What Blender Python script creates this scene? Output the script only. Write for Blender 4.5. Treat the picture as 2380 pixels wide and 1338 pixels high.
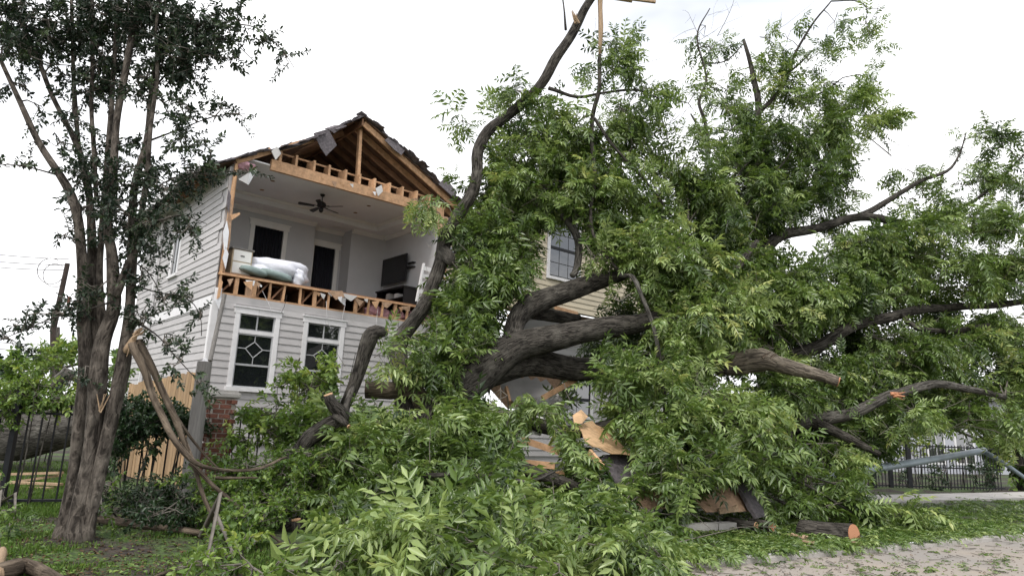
import bpy, math, random
import numpy as np
from mathutils import Vector, Matrix
random.seed(7); rng = np.random.default_rng(11)
R = math.radians
for o in list(bpy.data.objects): bpy.data.objects.remove(o)
sc = bpy.context.scene
COL = sc.collection

# ------------------------------------------------------------------ camera
FPX, CX, CY, EYE = 1587.0, 1190.0, 669.0, 1.5
PITCH, ROLL = R(11.3), R(2.6)
fw = np.array([0, math.cos(PITCH), math.sin(PITCH)]); r0 = np.array([1.0, 0, 0]); u0 = np.array([0, -math.sin(PITCH), math.cos(PITCH)])
rt = math.cos(ROLL)*r0 + math.sin(ROLL)*u0; up = -math.sin(ROLL)*r0 + math.cos(ROLL)*u0
cam = bpy.data.cameras.new('camera'); cam.lens = 24.0; cam.sensor_width = 36.0; cam.clip_start = 0.1; cam.clip_end = 3000
camo = bpy.data.objects.new('camera', cam); COL.objects.link(camo)
camo.matrix_world = Matrix(((rt[0], up[0], -fw[0], 0), (rt[1], up[1], -fw[1], 0), (rt[2], up[2], -fw[2], EYE), (0, 0, 0, 1)))
sc.camera = camo

# ------------------------------------------------------------------ world: bright overcast
w = bpy.data.worlds.new('World'); sc.world = w; w.use_nodes = True
nt = w.node_tree; nt.nodes.clear()
def N(t, kind, **kw):
    n = t.nodes.new(kind)
    for k, v in kw.items(): setattr(n, k, v)
    return n
SUN_EL, SUN_AZ = 58.0, 200.0         # degrees; azimuth clockwise from +Y
sky = N(nt, 'ShaderNodeTexSky', sky_type='NISHITA', sun_disc=False)
sky.sun_elevation = R(SUN_EL); sky.sun_rotation = R(SUN_AZ); sky.dust_density = 4.0
bg1 = N(nt, 'ShaderNodeBackground'); bg1.inputs[1].default_value = 0.11
tc = N(nt, 'ShaderNodeTexCoord'); mp = N(nt, 'ShaderNodeMapping'); mp.inputs['Scale'].default_value = (1.2, 1.2, 3.5)
nz = N(nt, 'ShaderNodeTexNoise'); nz.inputs['Scale'].default_value = 1.3; nz.inputs['Detail'].default_value = 5
cr = N(nt, 'ShaderNodeValToRGB'); cr.color_ramp.elements[0].position = 0.36; cr.color_ramp.elements[0].color = (0.45, 0.45, 0.45, 1)
cr.color_ramp.elements[1].position = 0.55; cr.color_ramp.elements[1].color = (1, 1, 1, 1)
bg2 = N(nt, 'ShaderNodeBackground'); bg2.inputs[0].default_value = (0.985, 0.985, 1.0, 1); bg2.inputs[1].default_value = 1.15
mx = N(nt, 'ShaderNodeMixShader'); wo = N(nt, 'ShaderNodeOutputWorld')
L = nt.links.new
L(sky.outputs[0], bg1.inputs[0]); L(tc.outputs['Generated'], mp.inputs[0]); L(mp.outputs[0], nz.inputs['Vector']); L(nz.outputs['Fac'], cr.inputs[0])
L(cr.outputs[0], mx.inputs[0]); L(bg1.outputs[0], mx.inputs[1]); L(bg2.outputs[0], mx.inputs[2]); L(mx.outputs[0], wo.inputs[0])
sl = bpy.data.lights.new('sun', 'SUN'); sl.energy = 1.5; sl.angle = R(14); sl.color = (1.0, 0.96, 0.9)
so = bpy.data.objects.new('sun', sl); COL.objects.link(so)
sdir = Vector((math.sin(R(SUN_AZ))*math.cos(R(SUN_EL)), math.cos(R(SUN_AZ))*math.cos(R(SUN_EL)), math.sin(R(SUN_EL))))
so.rotation_euler = sdir.to_track_quat('Z', 'Y').to_euler(); so.location = (0, 0, 30)
vs = sc.view_settings; vs.view_transform = 'Standard'; vs.look = 'None'; vs.gamma = 1; vs.exposure = 0.60; vs.use_curve_mapping = False
sc.render.engine = 'CYCLES'; sc.cycles.max_bounces = 6; sc.cycles.transparent_max_bounces = 6

# ------------------------------------------------------------------ pixel helpers (a pixel gives a direction; distance is given per thing)
CAM = np.array([0, 0, EYE])
def ray(x, y): return fw + (x-CX)/FPX*rt + (CY-y)/FPX*up
def P(x, y, Y):
    d = ray(x, y); return CAM + d*(Y/d[1])
def G(x, y, z=0.0):
    d = ray(x, y); return CAM + d*((z-EYE)/d[2])
def proj(p):
    q = np.atleast_2d(p)-CAM; z = q@fw
    return CX+FPX*(q@rt)/z, CY-FPX*(q@up)/z, z
def mpp(Y): return Y/FPX                                   # metres per photo pixel at a distance
HA = R(50); d1 = np.array([math.sin(HA), math.cos(HA), 0]); d2 = np.array([-math.cos(HA), math.sin(HA), 0])
C0 = P(505, 645, 16.2)*[1, 1, 0]
HM = Matrix(((d1[0], d2[0], 0, C0[0]), (d1[1], d2[1], 0, C0[1]), (0, 0, 1, 0), (0, 0, 0, 1)))
def HT(x, y, t):                                           # pixel -> house coordinates on the plane y=t
    d = ray(x, y); k = (t-(CAM-C0)@d2)/(d@d2); p = CAM+d*k; q = p-C0; return Vector((q@d1, t, p[2]))
def HS(x, y, s):
    d = ray(x, y); k = (s-(CAM-C0)@d1)/(d@d1); p = CAM+d*k; q = p-C0; return Vector((s, q@d2, p[2]))
def H(s, t, z): return C0 + d1*s + d2*t + np.array([0, 0, z])

# ------------------------------------------------------------------ object helpers
def obj(name, me, mat=None, parent=None):
    o = bpy.data.objects.new(name, me); COL.objects.link(o)
    if mat is not None and me is not None and not me.materials: me.materials.append(mat)
    if parent is not None: o.parent = parent
    return o
def empty(name, loc=(0, 0, 0), mat=None):
    o = bpy.data.objects.new(name, None); COL.objects.link(o); o.empty_display_size = 0.2
    if mat is not None: o.matrix_world = mat
    else: o.matrix_world = Matrix.Translation(Vector([float(q) for q in loc]))
    return o
def tag(o, label=None, cat=None, group=None, kind=None):
    if label: o['label'] = label
    if cat: o['category'] = cat
    if group: o['group'] = group
    if kind: o['kind'] = kind
    return o
def basis(d, upv=(0, 0, 1)):
    d = Vector(d).normalized(); u = Vector(upv)
    if abs(d.dot(u)) > 0.97: u = Vector((0, 1, 0))
    s = d.cross(u).normalized(); return d, s, s.cross(d)
class MB:
    def __init__(s): s.v = []; s.f = []; s.uv = []; s.smooth = False
    def add(s, vs, fs, uvs=None):
        b = len(s.v); s.v += [tuple(v) for v in vs]
        for i, f in enumerate(fs):
            s.f.append(tuple(b+j for j in f)); s.uv.append(uvs[i] if uvs else [(0, 0)]*len(f))
        return s
    def box(s, lo, hi):
        (a, b, c), (d, e, f) = lo, hi
        return s.add([(a,b,c),(d,b,c),(d,e,c),(a,e,c),(a,b,f),(d,b,f),(d,e,f),(a,e,f)], [(0,3,2,1),(4,5,6,7),(0,1,5,4),(1,2,6,5),(2,3,7,6),(3,0,4,7)])
    def bar(s, p, q, wd, ht, upv=(0, 0, 1), skew=0.0):        # oriented beam from p to q
        p, q = Vector(p), Vector(q); d, sd, u = basis(q-p, upv); vs = []
        for c in (p, q):
            for a, b in ((-1,-1),(1,-1),(1,1),(-1,1)): vs.append(c+sd*a*wd/2+u*b*ht/2 + d*(skew*b*(1 if c is q else 0.4)))
        return s.add(vs, [(0,1,2,3),(7,6,5,4),(0,4,5,1),(1,5,6,2),(2,6,7,3),(3,7,4,0)])
    def tube(s, pts, rad, seg=8, cap=True, jag=0.0, rnd=None):
        n = len(pts); pts = [Vector(p) for p in pts]; b = len(s.v); ref = None; L0 = 0; rows = []
        rr = rnd or random
        ph = [rr.uniform(0, 6.28) for _ in range(3)]
        for i in range(n):
            t = (pts[min(i+1, n-1)]-pts[max(i-1, 0)])
            if t.length < 1e-6: t = Vector((0, 0, 1))
            t.normalize()
            if ref is None: ref = t.orthogonal().normalized()
            else:
                ref = ref-t*ref.dot(t)
                ref = ref.normalized() if ref.length > 1e-5 else t.orthogonal().normalized()
            bi = t.cross(ref)
            if i: L0 += (pts[i]-pts[i-1]).length
            for k in range(seg):
                a = 2*math.pi*k/seg; r = rad[i]
                if jag: r *= 1+jag*(math.sin(2*a+ph[0]+L0*1.3)*0.6+math.sin(3*a+ph[1]-L0*2.1)*0.45+math.sin(L0*5+ph[2])*0.35)
                s.v.append(tuple(pts[i]+ref*math.cos(a)*r+bi*math.sin(a)*r))
            rows.append(L0)
        for i in range(n-1):
            for k in range(seg):
                k2 = (k+1) % seg; c = 6.283*max(rad[i], 0.01)
                s.f.append((b+i*seg+k, b+i*seg+k2, b+(i+1)*seg+k2, b+(i+1)*seg+k))
                u1, u2 = k/seg*c, (k+1)/seg*c; s.uv.append([(u1, rows[i]), (u2, rows[i]), (u2, rows[i+1]), (u1, rows[i+1])])
        if cap:
            s.f.append(tuple(b+k for k in range(seg))[::-1]); s.uv.append([(0, 0)]*seg)
            s.f.append(tuple(b+(n-1)*seg+k for k in range(seg))); s.uv.append([(0, 0)]*seg)
        return s
    def mesh(s, name, mat=None):
        me = bpy.data.meshes.new(name); me.from_pydata(s.v, [], s.f)
        ul = me.uv_layers.new(name='UVMap'); flat = [c for f in s.uv for p in f for c in p]
        ul.data.foreach_set('uv', flat)
        if s.smooth: me.polygons.foreach_set('use_smooth', [True]*len(me.polygons))
        if mat: me.materials.append(mat)
        me.update(); return me
    def build(s, name, mat=None, parent=None): return obj(name, s.mesh(name, mat), None, parent)
def bevel(o, wd=0.01, seg=2):
    m = o.modifiers.new('bevel', 'BEVEL'); m.width = wd; m.segments = seg; m.limit_method = 'ANGLE'; return o
_unit = {}
def unitbox(mat):
    if mat.name not in _unit: _unit[mat.name] = MB().box((-.5,-.5,-.5), (.5,.5,.5)).mesh('piece', mat)
    return _unit[mat.name]
def piece(name, lo, hi, mat, parent=None, rot=None):           # shared unit box, placed and sized by the object
    o = obj(name, unitbox(mat), None, parent)
    o.location = [(a+b)/2 for a, b in zip(lo, hi)]; o.scale = [max(abs(b-a), 1e-4) for a, b in zip(lo, hi)]
    if rot: o.rotation_euler = rot
    return o
def stick(name, p, q, wd, ht, mat, parent=None, upv=(0, 0, 1)):  # shared unit box laid from p to q
    p, q = Vector(p), Vector(q); d, sd, u = basis(q-p, upv)
    o = obj(name, unitbox(mat), None, parent)
    M = Matrix((d*(q-p).length, sd*wd, u*ht)).transposed().to_4x4(); M.translation = (p+q)/2
    o.matrix_local = M; return o
def sheet(name, pts, thick, mat, parent=None):                   # flat panel through 3-D corner points, with thickness
    pts = [Vector(p) for p in pts]; n = (pts[1]-pts[0]).cross(pts[2]-pts[0]).normalized()*thick; k = len(pts)
    fs = [tuple(range(k)), tuple(range(2*k-1, k-1, -1))]+[(i, i+k, (i+1) % k+k, (i+1) % k) for i in range(k)]
    return MB().add(pts+[p-n for p in pts], fs).build(name, mat, parent)
def smooth_path(pts, rad, step):
    pts = [np.array(p, float) for p in pts]; out = []; rr = []
    q = [2*pts[0]-pts[1]]+pts+[2*pts[-1]-pts[-2]]
    for i in range(len(pts)-1):
        a, b, c, d = q[i:i+4]; m = max(2, int(np.linalg.norm(c-b)/step))
        for j in range(m):
            t = j/m
            out.append(0.5*((2*b)+(c-a)*t+(2*a-5*b+4*c-d)*t*t+(-a+3*b-3*c+d)*t**3)); rr.append(rad[i]*(1-t)+rad[i+1]*t)
    out.append(pts[-1]); rr.append(rad[-1]); return out, rr

# ------------------------------------------------------------------ materials
def mat_new(name):
    m = bpy.data.materials.new(name); m.use_nodes = True; t = m.node_tree
    return m, t, t.nodes['Principled BSDF'], t.links.new
def surf(name, col, rough=0.7, var=0.25, scale=4.0, bump=0.15, bscale=40.0, rand=0.12, col2=None, spec=0.3, stretch=(1, 1, 1), coord='pos', metal=0.0, dirt=None):
    m, t, b, L = mat_new(name)
    g = N(t, 'ShaderNodeNewGeometry'); tcn = N(t, 'ShaderNodeTexCoord')
    mp = N(t, 'ShaderNodeMapping'); mp.inputs['Scale'].default_value = stretch
    L(g.outputs['Position'] if coord == 'pos' else tcn.outputs[coord], mp.inputs[0])
    n1 = N(t, 'ShaderNodeTexNoise'); n1.inputs['Scale'].default_value = scale; n1.inputs['Detail'].default_value = 6; n1.inputs['Roughness'].default_value = 0.65
    L(mp.outputs[0], n1.inputs['Vector'])
    rp = N(t, 'ShaderNodeValToRGB'); c2 = col2 or tuple(c*(1-var) for c in col); c3 = tuple(min(1, c*(1+var*0.6)) for c in col)
    rp.color_ramp.elements[0].position = 0.32; rp.color_ramp.elements[0].color = (*c2, 1)
    rp.color_ramp.elements[1].position = 0.68; rp.color_ramp.elements[1].color = (*c3, 1)
    L(n1.outputs['Fac'], rp.inputs[0]); out = rp.outputs[0]
    if dirt:
        n3 = N(t, 'ShaderNodeTexNoise'); n3.inputs['Scale'].default_value = dirt[1]; n3.inputs['Detail'].default_value = 8; n3.inputs['Roughness'].default_value = 0.7
        L(g.outputs['Position'], n3.inputs['Vector'])
        r3 = N(t, 'ShaderNodeValToRGB'); r3.color_ramp.elements[0].position = dirt[2]; r3.color_ramp.elements[1].position = min(1, dirt[2]+0.12)
        r3.color_ramp.elements[0].color = (0, 0, 0, 1); r3.color_ramp.elements[1].color = (dirt[3],)*3+(1,)
        L(n3.outputs['Fac'], r3.inputs[0]); mxd = N(t, 'ShaderNodeMix', data_type='RGBA'); L(r3.outputs[0], mxd.inputs['Factor']); L(out, mxd.inputs['A']); mxd.inputs['B'].default_value = (*dirt[0], 1); out = mxd.outputs['Result']
    if rand:
        oi = N(t, 'ShaderNodeObjectInfo'); hs = N(t, 'ShaderNodeHueSaturation'); mr = N(t, 'ShaderNodeMapRange')
        mr.inputs['To Min'].default_value = 1-rand; mr.inputs['To Max'].default_value = 1+rand
        L(oi.outputs['Random'], mr.inputs[0]); L(mr.outputs[0], hs.inputs['Value']); L(out, hs.inputs['Color']); out = hs.outputs[0]
    L(out, b.inputs['Base Color']); b.inputs['Roughness'].default_value = rough; b.inputs['Specular IOR Level'].default_value = spec; b.inputs['Metallic'].default_value = metal
    if bump:
        n2 = N(t, 'ShaderNodeTexNoise'); n2.inputs['Scale'].default_value = bscale; n2.inputs['Detail'].default_value = 5
        L(mp.outputs[0], n2.inputs['Vector']); bp = N(t, 'ShaderNodeBump'); bp.inputs['Strength'].default_value = bump; bp.inputs['Distance'].default_value = 0.02
        L(n2.outputs['Fac'], bp.inputs['Height']); L(bp.outputs[0], b.inputs['Normal'])
    return m
def bark(name, dark, light, lich=0.35, ridge=26.0, asp=.13):
    m, t, b, L = mat_new(name)
    uv = N(t, 'ShaderNodeUVMap'); mp = N(t, 'ShaderNodeMapping'); mp.inputs['Scale'].default_value = (ridge, ridge*asp, 1)
    L(uv.outputs[0], mp.inputs[0])
    vo = N(t, 'ShaderNodeTexNoise'); vo.inputs['Scale'].default_value = 1.0; vo.inputs['Detail'].default_value = 5; vo.inputs['Roughness'].default_value = 0.6; vo.inputs['Distortion'].default_value = 0.9
    L(mp.outputs[0], vo.inputs['Vector'])
    r1 = N(t, 'ShaderNodeValToRGB'); r1.color_ramp.elements[0].position = 0.40; r1.color_ramp.elements[1].position = 0.62
    r1.color_ramp.elements[0].color = (*dark, 1); r1.color_ramp.elements[1].color = (*light, 1); L(vo.outputs['Fac'], r1.inputs[0])
    g = N(t, 'ShaderNodeNewGeometry'); n2 = N(t, 'ShaderNodeTexNoise'); n2.inputs['Scale'].default_value = 5; n2.inputs['Detail'].default_value = 7; L(g.outputs['Position'], n2.inputs['Vector'])
    r2 = N(t, 'ShaderNodeValToRGB'); r2.color_ramp.elements[0].position = 0.5; r2.color_ramp.elements[1].position = 0.72
    r2.color_ramp.elements[0].color = (0, 0, 0, 1); r2.color_ramp.elements[1].color = (lich,)*3+(1,); L(n2.outputs['Fac'], r2.inputs[0])
    mx = N(t, 'ShaderNodeMix', data_type='RGBA'); L(r2.outputs[0], mx.inputs['Factor']); L(r1.outputs[0], mx.inputs['A'])
    mx.inputs['B'].default_value = (min(1, light[0]*1.9), min(1, light[1]*1.95), min(1, light[2]*1.95), 1)
    L(mx.outputs['Result'], b.inputs['Base Color']); b.inputs['Roughness'].default_value = 0.9; b.inputs['Specular IOR Level'].default_value = 0.2
    bp = N(t, 'ShaderNodeBump'); bp.inputs['Strength'].default_value = 1.0; bp.inputs['Distance'].default_value = 0.06
    L(vo.outputs['Fac'], bp.inputs['Height']); L(bp.outputs[0], b.inputs['Normal']); return m
def endgrain(name, col):
    m, t, b, L = mat_new(name)
    tcn = N(t, 'ShaderNodeTexCoord'); vm = N(t, 'ShaderNodeVectorMath', operation='LENGTH'); L(tcn.outputs['Object'], vm.inputs[0])
    nz = N(t, 'ShaderNodeTexNoise'); nz.inputs['Scale'].default_value = 9; L(tcn.outputs['Object'], nz.inputs['Vector'])
    ma = N(t, 'ShaderNodeMath', operation='MULTIPLY_ADD'); L(vm.outputs['Value'], ma.inputs[0]); ma.inputs[1].default_value = 330; 
    m2 = N(t, 'ShaderNodeMath', operation='MULTIPLY'); L(nz.outputs['Fac'], m2.inputs[0]); m2.inputs[1].default_value = 9; L(m2.outputs[0], ma.inputs[2])
    sn = N(t, 'ShaderNodeMath', operation='SINE'); L(ma.outputs[0], sn.inputs[0])
    mr = N(t, 'ShaderNodeMapRange'); mr.inputs[1].default_value = -1; L(sn.outputs[0], mr.inputs[0])
    mx = N(t, 'ShaderNodeMix', data_type='RGBA'); L(mr.outputs[0], mx.inputs['Factor']); mx.inputs['A'].default_value = (col[0]*.68, col[1]*.6, col[2]*.55, 1); mx.inputs['B'].default_value = (*col, 1)
    L(mx.outputs['Result'], b.inputs['Base Color']); b.inputs['Roughness'].default_value = 0.85; return m
def leafmat(name, dark, mid, light, rough=0.42, trans=0.28, spec=0.5):
    m, t, b, L = mat_new(name)
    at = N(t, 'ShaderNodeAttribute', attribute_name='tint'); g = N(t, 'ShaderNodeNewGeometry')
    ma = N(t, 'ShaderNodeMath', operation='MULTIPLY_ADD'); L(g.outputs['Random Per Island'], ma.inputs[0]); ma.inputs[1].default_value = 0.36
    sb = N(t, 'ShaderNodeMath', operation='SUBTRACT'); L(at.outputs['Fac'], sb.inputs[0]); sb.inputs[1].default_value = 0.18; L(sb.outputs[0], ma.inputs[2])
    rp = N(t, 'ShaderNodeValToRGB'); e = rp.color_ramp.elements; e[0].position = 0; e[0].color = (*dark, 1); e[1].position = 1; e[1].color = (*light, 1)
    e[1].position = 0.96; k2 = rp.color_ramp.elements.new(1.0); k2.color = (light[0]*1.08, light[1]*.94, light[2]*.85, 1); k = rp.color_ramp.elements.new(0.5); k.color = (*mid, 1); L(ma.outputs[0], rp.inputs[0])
    L(rp.outputs[0], b.inputs['Base Color']); b.inputs['Roughness'].default_value = rough; b.inputs['Specular IOR Level'].default_value = spec
    tr = N(t, 'ShaderNodeBsdfTranslucent'); hs = N(t, 'ShaderNodeHueSaturation'); hs.inputs['Value'].default_value = 1.5; hs.inputs['Saturation'].default_value = 1.1; hs.inputs['Hue'].default_value = 0.485
    L(rp.outputs[0], hs.inputs['Color']); L(hs.outputs[0], tr.inputs['Color'])
    mx = N(t, 'ShaderNodeMixShader'); mx.inputs[0].default_value = trans; out = t.nodes['Material Output']
    L(b.outputs[0], mx.inputs[1]); L(tr.outputs[0], mx.inputs[2]); L(mx.outputs[0], out.inputs['Surface']); return m
def flat(name, col, rough=0.6, metal=0.0, spec=0.4, emit=None):
    m, t, b, L = mat_new(name); b.inputs['Base Color'].default_value = (*col, 1); b.inputs['Roughness'].default_value = rough; b.inputs['Metallic'].default_value = metal; b.inputs['Specular IOR Level'].default_value = spec
    return m
M = {}
M['siding'] = surf('grey_siding', (0.475, 0.46, 0.46), 0.6, 0.10, 2.5, 0.12, 60, 0.05, stretch=(1, 1, 4), dirt=((0.26, 0.25, 0.22), 1.6, 0.62, 0.35))
M['cream'] = surf('cream_siding', (0.60, 0.53, 0.40), 0.6, 0.10, 2.5, 0.12, 60, 0.05, stretch=(1, 1, 4), dirt=((0.33, 0.3, 0.22), 1.8, 0.6, 0.35))
M['white'] = surf('white_trim', (0.74, 0.73, 0.74), 0.5, 0.08, 5, 0.06, 50, 0.05, dirt=((0.4, 0.38, 0.34), 3, 0.62, 0.4))
M['lumber'] = surf('yellow_pine_lumber', (0.58, 0.355, 0.205), 0.75, 0.3, 3.0, 0.2, 60, 0.18, stretch=(3, 3, 3), dirt=((0.30, 0.15, 0.06), 5, 0.56, 0.6))
M['lumber_dark'] = surf('dark_lumber', (0.29, 0.165, 0.10), 0.8, 0.3, 4.0, 0.2, 60, 0.2)  # darker brown than the other lumber, mostly for pieces set further back
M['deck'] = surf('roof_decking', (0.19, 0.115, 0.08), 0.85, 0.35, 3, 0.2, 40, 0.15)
M['shingle'] = surf('asphalt_shingle', (0.15, 0.135, 0.145), 0.95, 0.45, 18, 0.5, 160, 0.25)
M['paint'] = surf('grey_interior_paint', (0.54, 0.54, 0.55), 0.65, 0.05, 2, 0.03, 90, 0)
M['ceil'] = surf('ceiling_paint', (0.84, 0.84, 0.85), 0.8, 0.04, 2, 0.02, 90, 0)
M['trim_in'] = surf('interior_white_trim', (0.80, 0.79, 0.76), 0.45, 0.04, 3, 0.02, 60, 0.03)
M['navy'] = surf('dark_navy_cloth', (0.012, 0.013, 0.02), 0.7, 0.4, 4, 0.1, 40, 0.1, stretch=(8, 8, .3))
M['black'] = flat('black_satin', (0.012, 0.011, 0.012), 0.4)
M['screen'] = flat('black_screen', (0.006, 0.006, 0.008), 0.12)
M['iron'] = surf('black_iron', (0.012, 0.013, 0.016), 0.5, 0.3, 8, 0.1, 80, 0.1)
M['glass'] = None
m, t, b, L_ = mat_new('window_glass'); b.inputs['Base Color'].default_value = (0.012, 0.014, 0.016, 1); b.inputs['Roughness'].default_value = 0.03; b.inputs['Specular IOR Level'].default_value = 1.0; b.inputs['IOR'].default_value = 1.8
nzg = N(t, 'ShaderNodeTexNoise'); nzg.inputs['Scale'].default_value = 2.2; gg = N(t, 'ShaderNodeNewGeometry'); L_(gg.outputs['Position'], nzg.inputs['Vector']); bpg = N(t, 'ShaderNodeBump'); bpg.inputs['Strength'].default_value = 0.10; bpg.inputs['Distance'].default_value = 0.05
L_(nzg.outputs['Fac'], bpg.inputs['Height']); L_(bpg.outputs[0], b.inputs['Normal']); M['glass'] = m
M['muntin'] = surf('grey_muntin', (0.45, 0.46, 0.47), 0.5, 0.1, 6, 0, 1, 0)
M['plywood'] = surf('plywood', (0.52, 0.345, 0.20), 0.8, 0.38, 5.0, 0.25, 50, 0.15, stretch=(1, 9, 3), dirt=((0.36, 0.19, 0.08), 3, 0.55, 0.6))
M['osb'] = surf('pinkish_sheathing', (0.45, 0.30, 0.20), 0.85, 0.35, 14, 0.3, 60, 0.2, dirt=((0.24, 0.15, 0.1), 4, 0.55, 0.6))
M['drywall'] = surf('drywall', (0.62, 0.61, 0.6), 0.9, 0.1, 4, 0.1, 40, 0.08)
M['wrap'] = surf('white_house_wrap', (0.8, 0.81, 0.84), 0.5, 0.08, 4, 0.3, 9, 0.05)
M['pink'] = surf('pink_insulation', (0.68, 0.40, 0.47), 1.0, 0.3, 12, 0.8, 40, 0.1)
M['brick'] = surf('red_brick', (0.20, 0.085, 0.06), 0.9, 0.35, 9, 0.4, 60, 0.35, dirt=((0.45, 0.38, 0.34), 7, 0.58, 0.7))
M['mortar'] = surf('mortar', (0.40, 0.37, 0.33), 0.95, 0.2, 12, 0.4, 80, 0)
M['picket'] = surf('cedar_picket', (0.40, 0.27, 0.155), 0.8, 0.25, 3, 0.2, 40, 0.22, stretch=(6, 6, .7), dirt=((0.28, 0.22, 0.17), 2.5, 0.56, 0.6))
M['oldwood'] = surf('weathered_wood_post', (0.20, 0.19, 0.18), 0.85, 0.3, 4, 0.4, 40, 0.1, stretch=(9, 9, .6))
M['pole'] = surf('creosote_pole', (0.055, 0.042, 0.036), 0.9, 0.3, 4, 0.3, 40, 0)
M['concrete'] = surf('concrete', (0.42, 0.40, 0.375), 0.9, 0.2, 3, 0.3, 60, 0.08, dirt=((0.24, 0.22, 0.18), 4, 0.58, 0.6))
M['galv'] = surf('painted_grey_metal', (0.27, 0.32, 0.36), 0.45, 0.15, 4, 0.05, 60, 0, metal=0.2)
M['bark_pecan'] = bark('pecan_bark', (0.016, 0.014, 0.012), (0.10, 0.09, 0.078), 0.5, 30)
M['bark_myrtle'] = bark('crape_myrtle_bark', (0.030, 0.025, 0.021), (0.140, 0.120, 0.102), 0.6, 15, .3)
M['bark_grey'] = bark('grey_log_bark', (0.035, 0.032, 0.028), (0.135, 0.125, 0.112), 0.5, 24)
M['bark_log'] = bark('pale_broken_bark', (0.05, 0.042, 0.034), (0.20, 0.17, 0.135), 0.5, 26)
M['bark_tan'] = bark('stripped_tan_bark', (0.05, 0.038, 0.028), (0.165, 0.13, 0.098), 0.4, 16)
M['cut'] = endgrain('fresh_cut_wood', (0.66, 0.42, 0.25))
M['cut_red'] = endgrain('reddish_cut_wood', (0.55, 0.27, 0.15))
M['splinter'] = surf('splintered_wood', (0.40, 0.285, 0.185), 0.85, 0.35, 6, 0.4, 50, 0.1, stretch=(8, 8, 1))
M['twig'] = surf('twig', (0.165, 0.148, 0.128), 0.9, 0.3, 8, 0, 1, 0)
M['leaf_pecan'] = leafmat('pecan_leaf', (0.023, 0.050, 0.012), (0.118, 0.192, 0.042), (0.34, 0.43, 0.155), 0.33, 0.28, 0.65)
M['leaf_myrtle'] = leafmat('crape_myrtle_leaf', (0.014, 0.028, 0.017), (0.032, 0.056, 0.028), (0.085, 0.13, 0.045), 0.5, 0.14)
M['leaf_shrub'] = leafmat('shrub_leaf', (0.035, 0.075, 0.016), (0.11, 0.19, 0.036), (0.26, 0.36, 0.09))
M['leaf_dark'] = leafmat('dark_hedge_leaf', (0.014, 0.036, 0.014), (0.032, 0.066, 0.022), (0.085, 0.135, 0.045), 0.4, 0.15)
M['leaf_lime'] = leafmat('yellow_green_leaf', (0.10, 0.16, 0.02), (0.2, 0.27, 0.03), (0.33, 0.4, 0.06))
M['grass'] = leafmat('grass_blade', (0.035, 0.075, 0.012), (0.075, 0.145, 0.024), (0.15, 0.23, 0.05), 0.6, 0.2, 0.2)
# ================================================================== SETTING: ground, street, kerb, pavement
K0 = np.array([2.36, 8.26, 0]); e1 = np.array([0.862, 0.507, 0]); e2 = np.array([-0.507, 0.862, 0])
def KW(a, b, z): return K0+e1*a+e2*b+np.array([0, 0, z])
def kcoord(p): q = np.asarray(p)[..., :2]-K0[:2]; return q@e1[:2], q@e2[:2]
def hbump(a, b): return 0.022*np.sin(a*1.7+b*0.9)+0.018*np.sin(a*0.63-b*2.3+1)+0.012*np.sin(a*4.1+2)*np.sin(b*3.7)
def ground_z(p):
    a, b = kcoord(p); return 0.06+hbump(a, b)*np.clip((b-0.2)/0.8, 0, 1)*np.clip((30-abs(a))/5, 0, 1)
def grid(name, As, Bs, zf, mat):
    A, B = np.meshgrid(As, Bs, indexing='ij'); Z = zf(A, B); V = K0+A[..., None]*e1+B[..., None]*e2+Z[..., None]*np.array([0, 0, 1.0])
    na, nb = len(As), len(Bs); F = [(i*nb+j, (i+1)*nb+j, (i+1)*nb+j+1, i*nb+j+1) for i in range(na-1) for j in range(nb-1)]
    mb = MB(); mb.smooth = True; mb.add(V.reshape(-1, 3).tolist(), F); return tag(mb.build(name, mat), kind='structure')
As = np.concatenate([[-900, -300, -100, -50, -30], np.arange(-20, 26, .3), [30, 45, 80, 300, 900]])
Bs = np.concatenate([[0.152, .3, .5], np.arange(.8, 20, .3), [24, 30, 45, 90, 300, 1500]])
# ground material: soil, mulch and worn turf
m, t, b, L_ = mat_new('turf_and_soil'); g = N(t, 'ShaderNodeNewGeometry')
n1 = N(t, 'ShaderNodeTexNoise'); n1.inputs['Scale'].default_value = 0.75; n1.inputs['Detail'].default_value = 7; n1.inputs['Roughness'].default_value = 0.7; L_(g.outputs['Position'], n1.inputs['Vector'])
n2 = N(t, 'ShaderNodeTexNoise'); n2.inputs['Scale'].default_value = 22; n2.inputs['Detail'].default_value = 6; L_(g.outputs['Position'], n2.inputs['Vector'])
ra = N(t, 'ShaderNodeValToRGB'); ra.color_ramp.elements[0].color = (0.014, 0.011, 0.009, 1); ra.color_ramp.elements[1].color = (0.06, 0.045, 0.033, 1); ra.color_ramp.elements[0].position = .35; ra.color_ramp.elements[1].position = .7; L_(n2.outputs['Fac'], ra.inputs[0])
rb = N(t, 'ShaderNodeValToRGB'); rb.color_ramp.elements[0].color = (0.03, 0.06, 0.012, 1); rb.color_ramp.elements[1].color = (0.085, 0.14, 0.03, 1); rb.color_ramp.elements[0].position = .35; rb.color_ramp.elements[1].position = .7; L_(n2.outputs['Fac'], rb.inputs[0])
rm = N(t, 'ShaderNodeValToRGB'); rm.color_ramp.elements[0].position = .47; rm.color_ramp.elements[1].position = .56; L_(n1.outputs['Fac'], rm.inputs[0])
mx = N(t, 'ShaderNodeMix', data_type='RGBA'); L_(rm.outputs[0], mx.inputs['Factor']); L_(ra.outputs[0], mx.inputs['A']); L_(rb.outputs[0], mx.inputs['B']); L_(mx.outputs['Result'], b.inputs['Base Color']); b.inputs['Roughness'].default_value = 0.95
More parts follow.
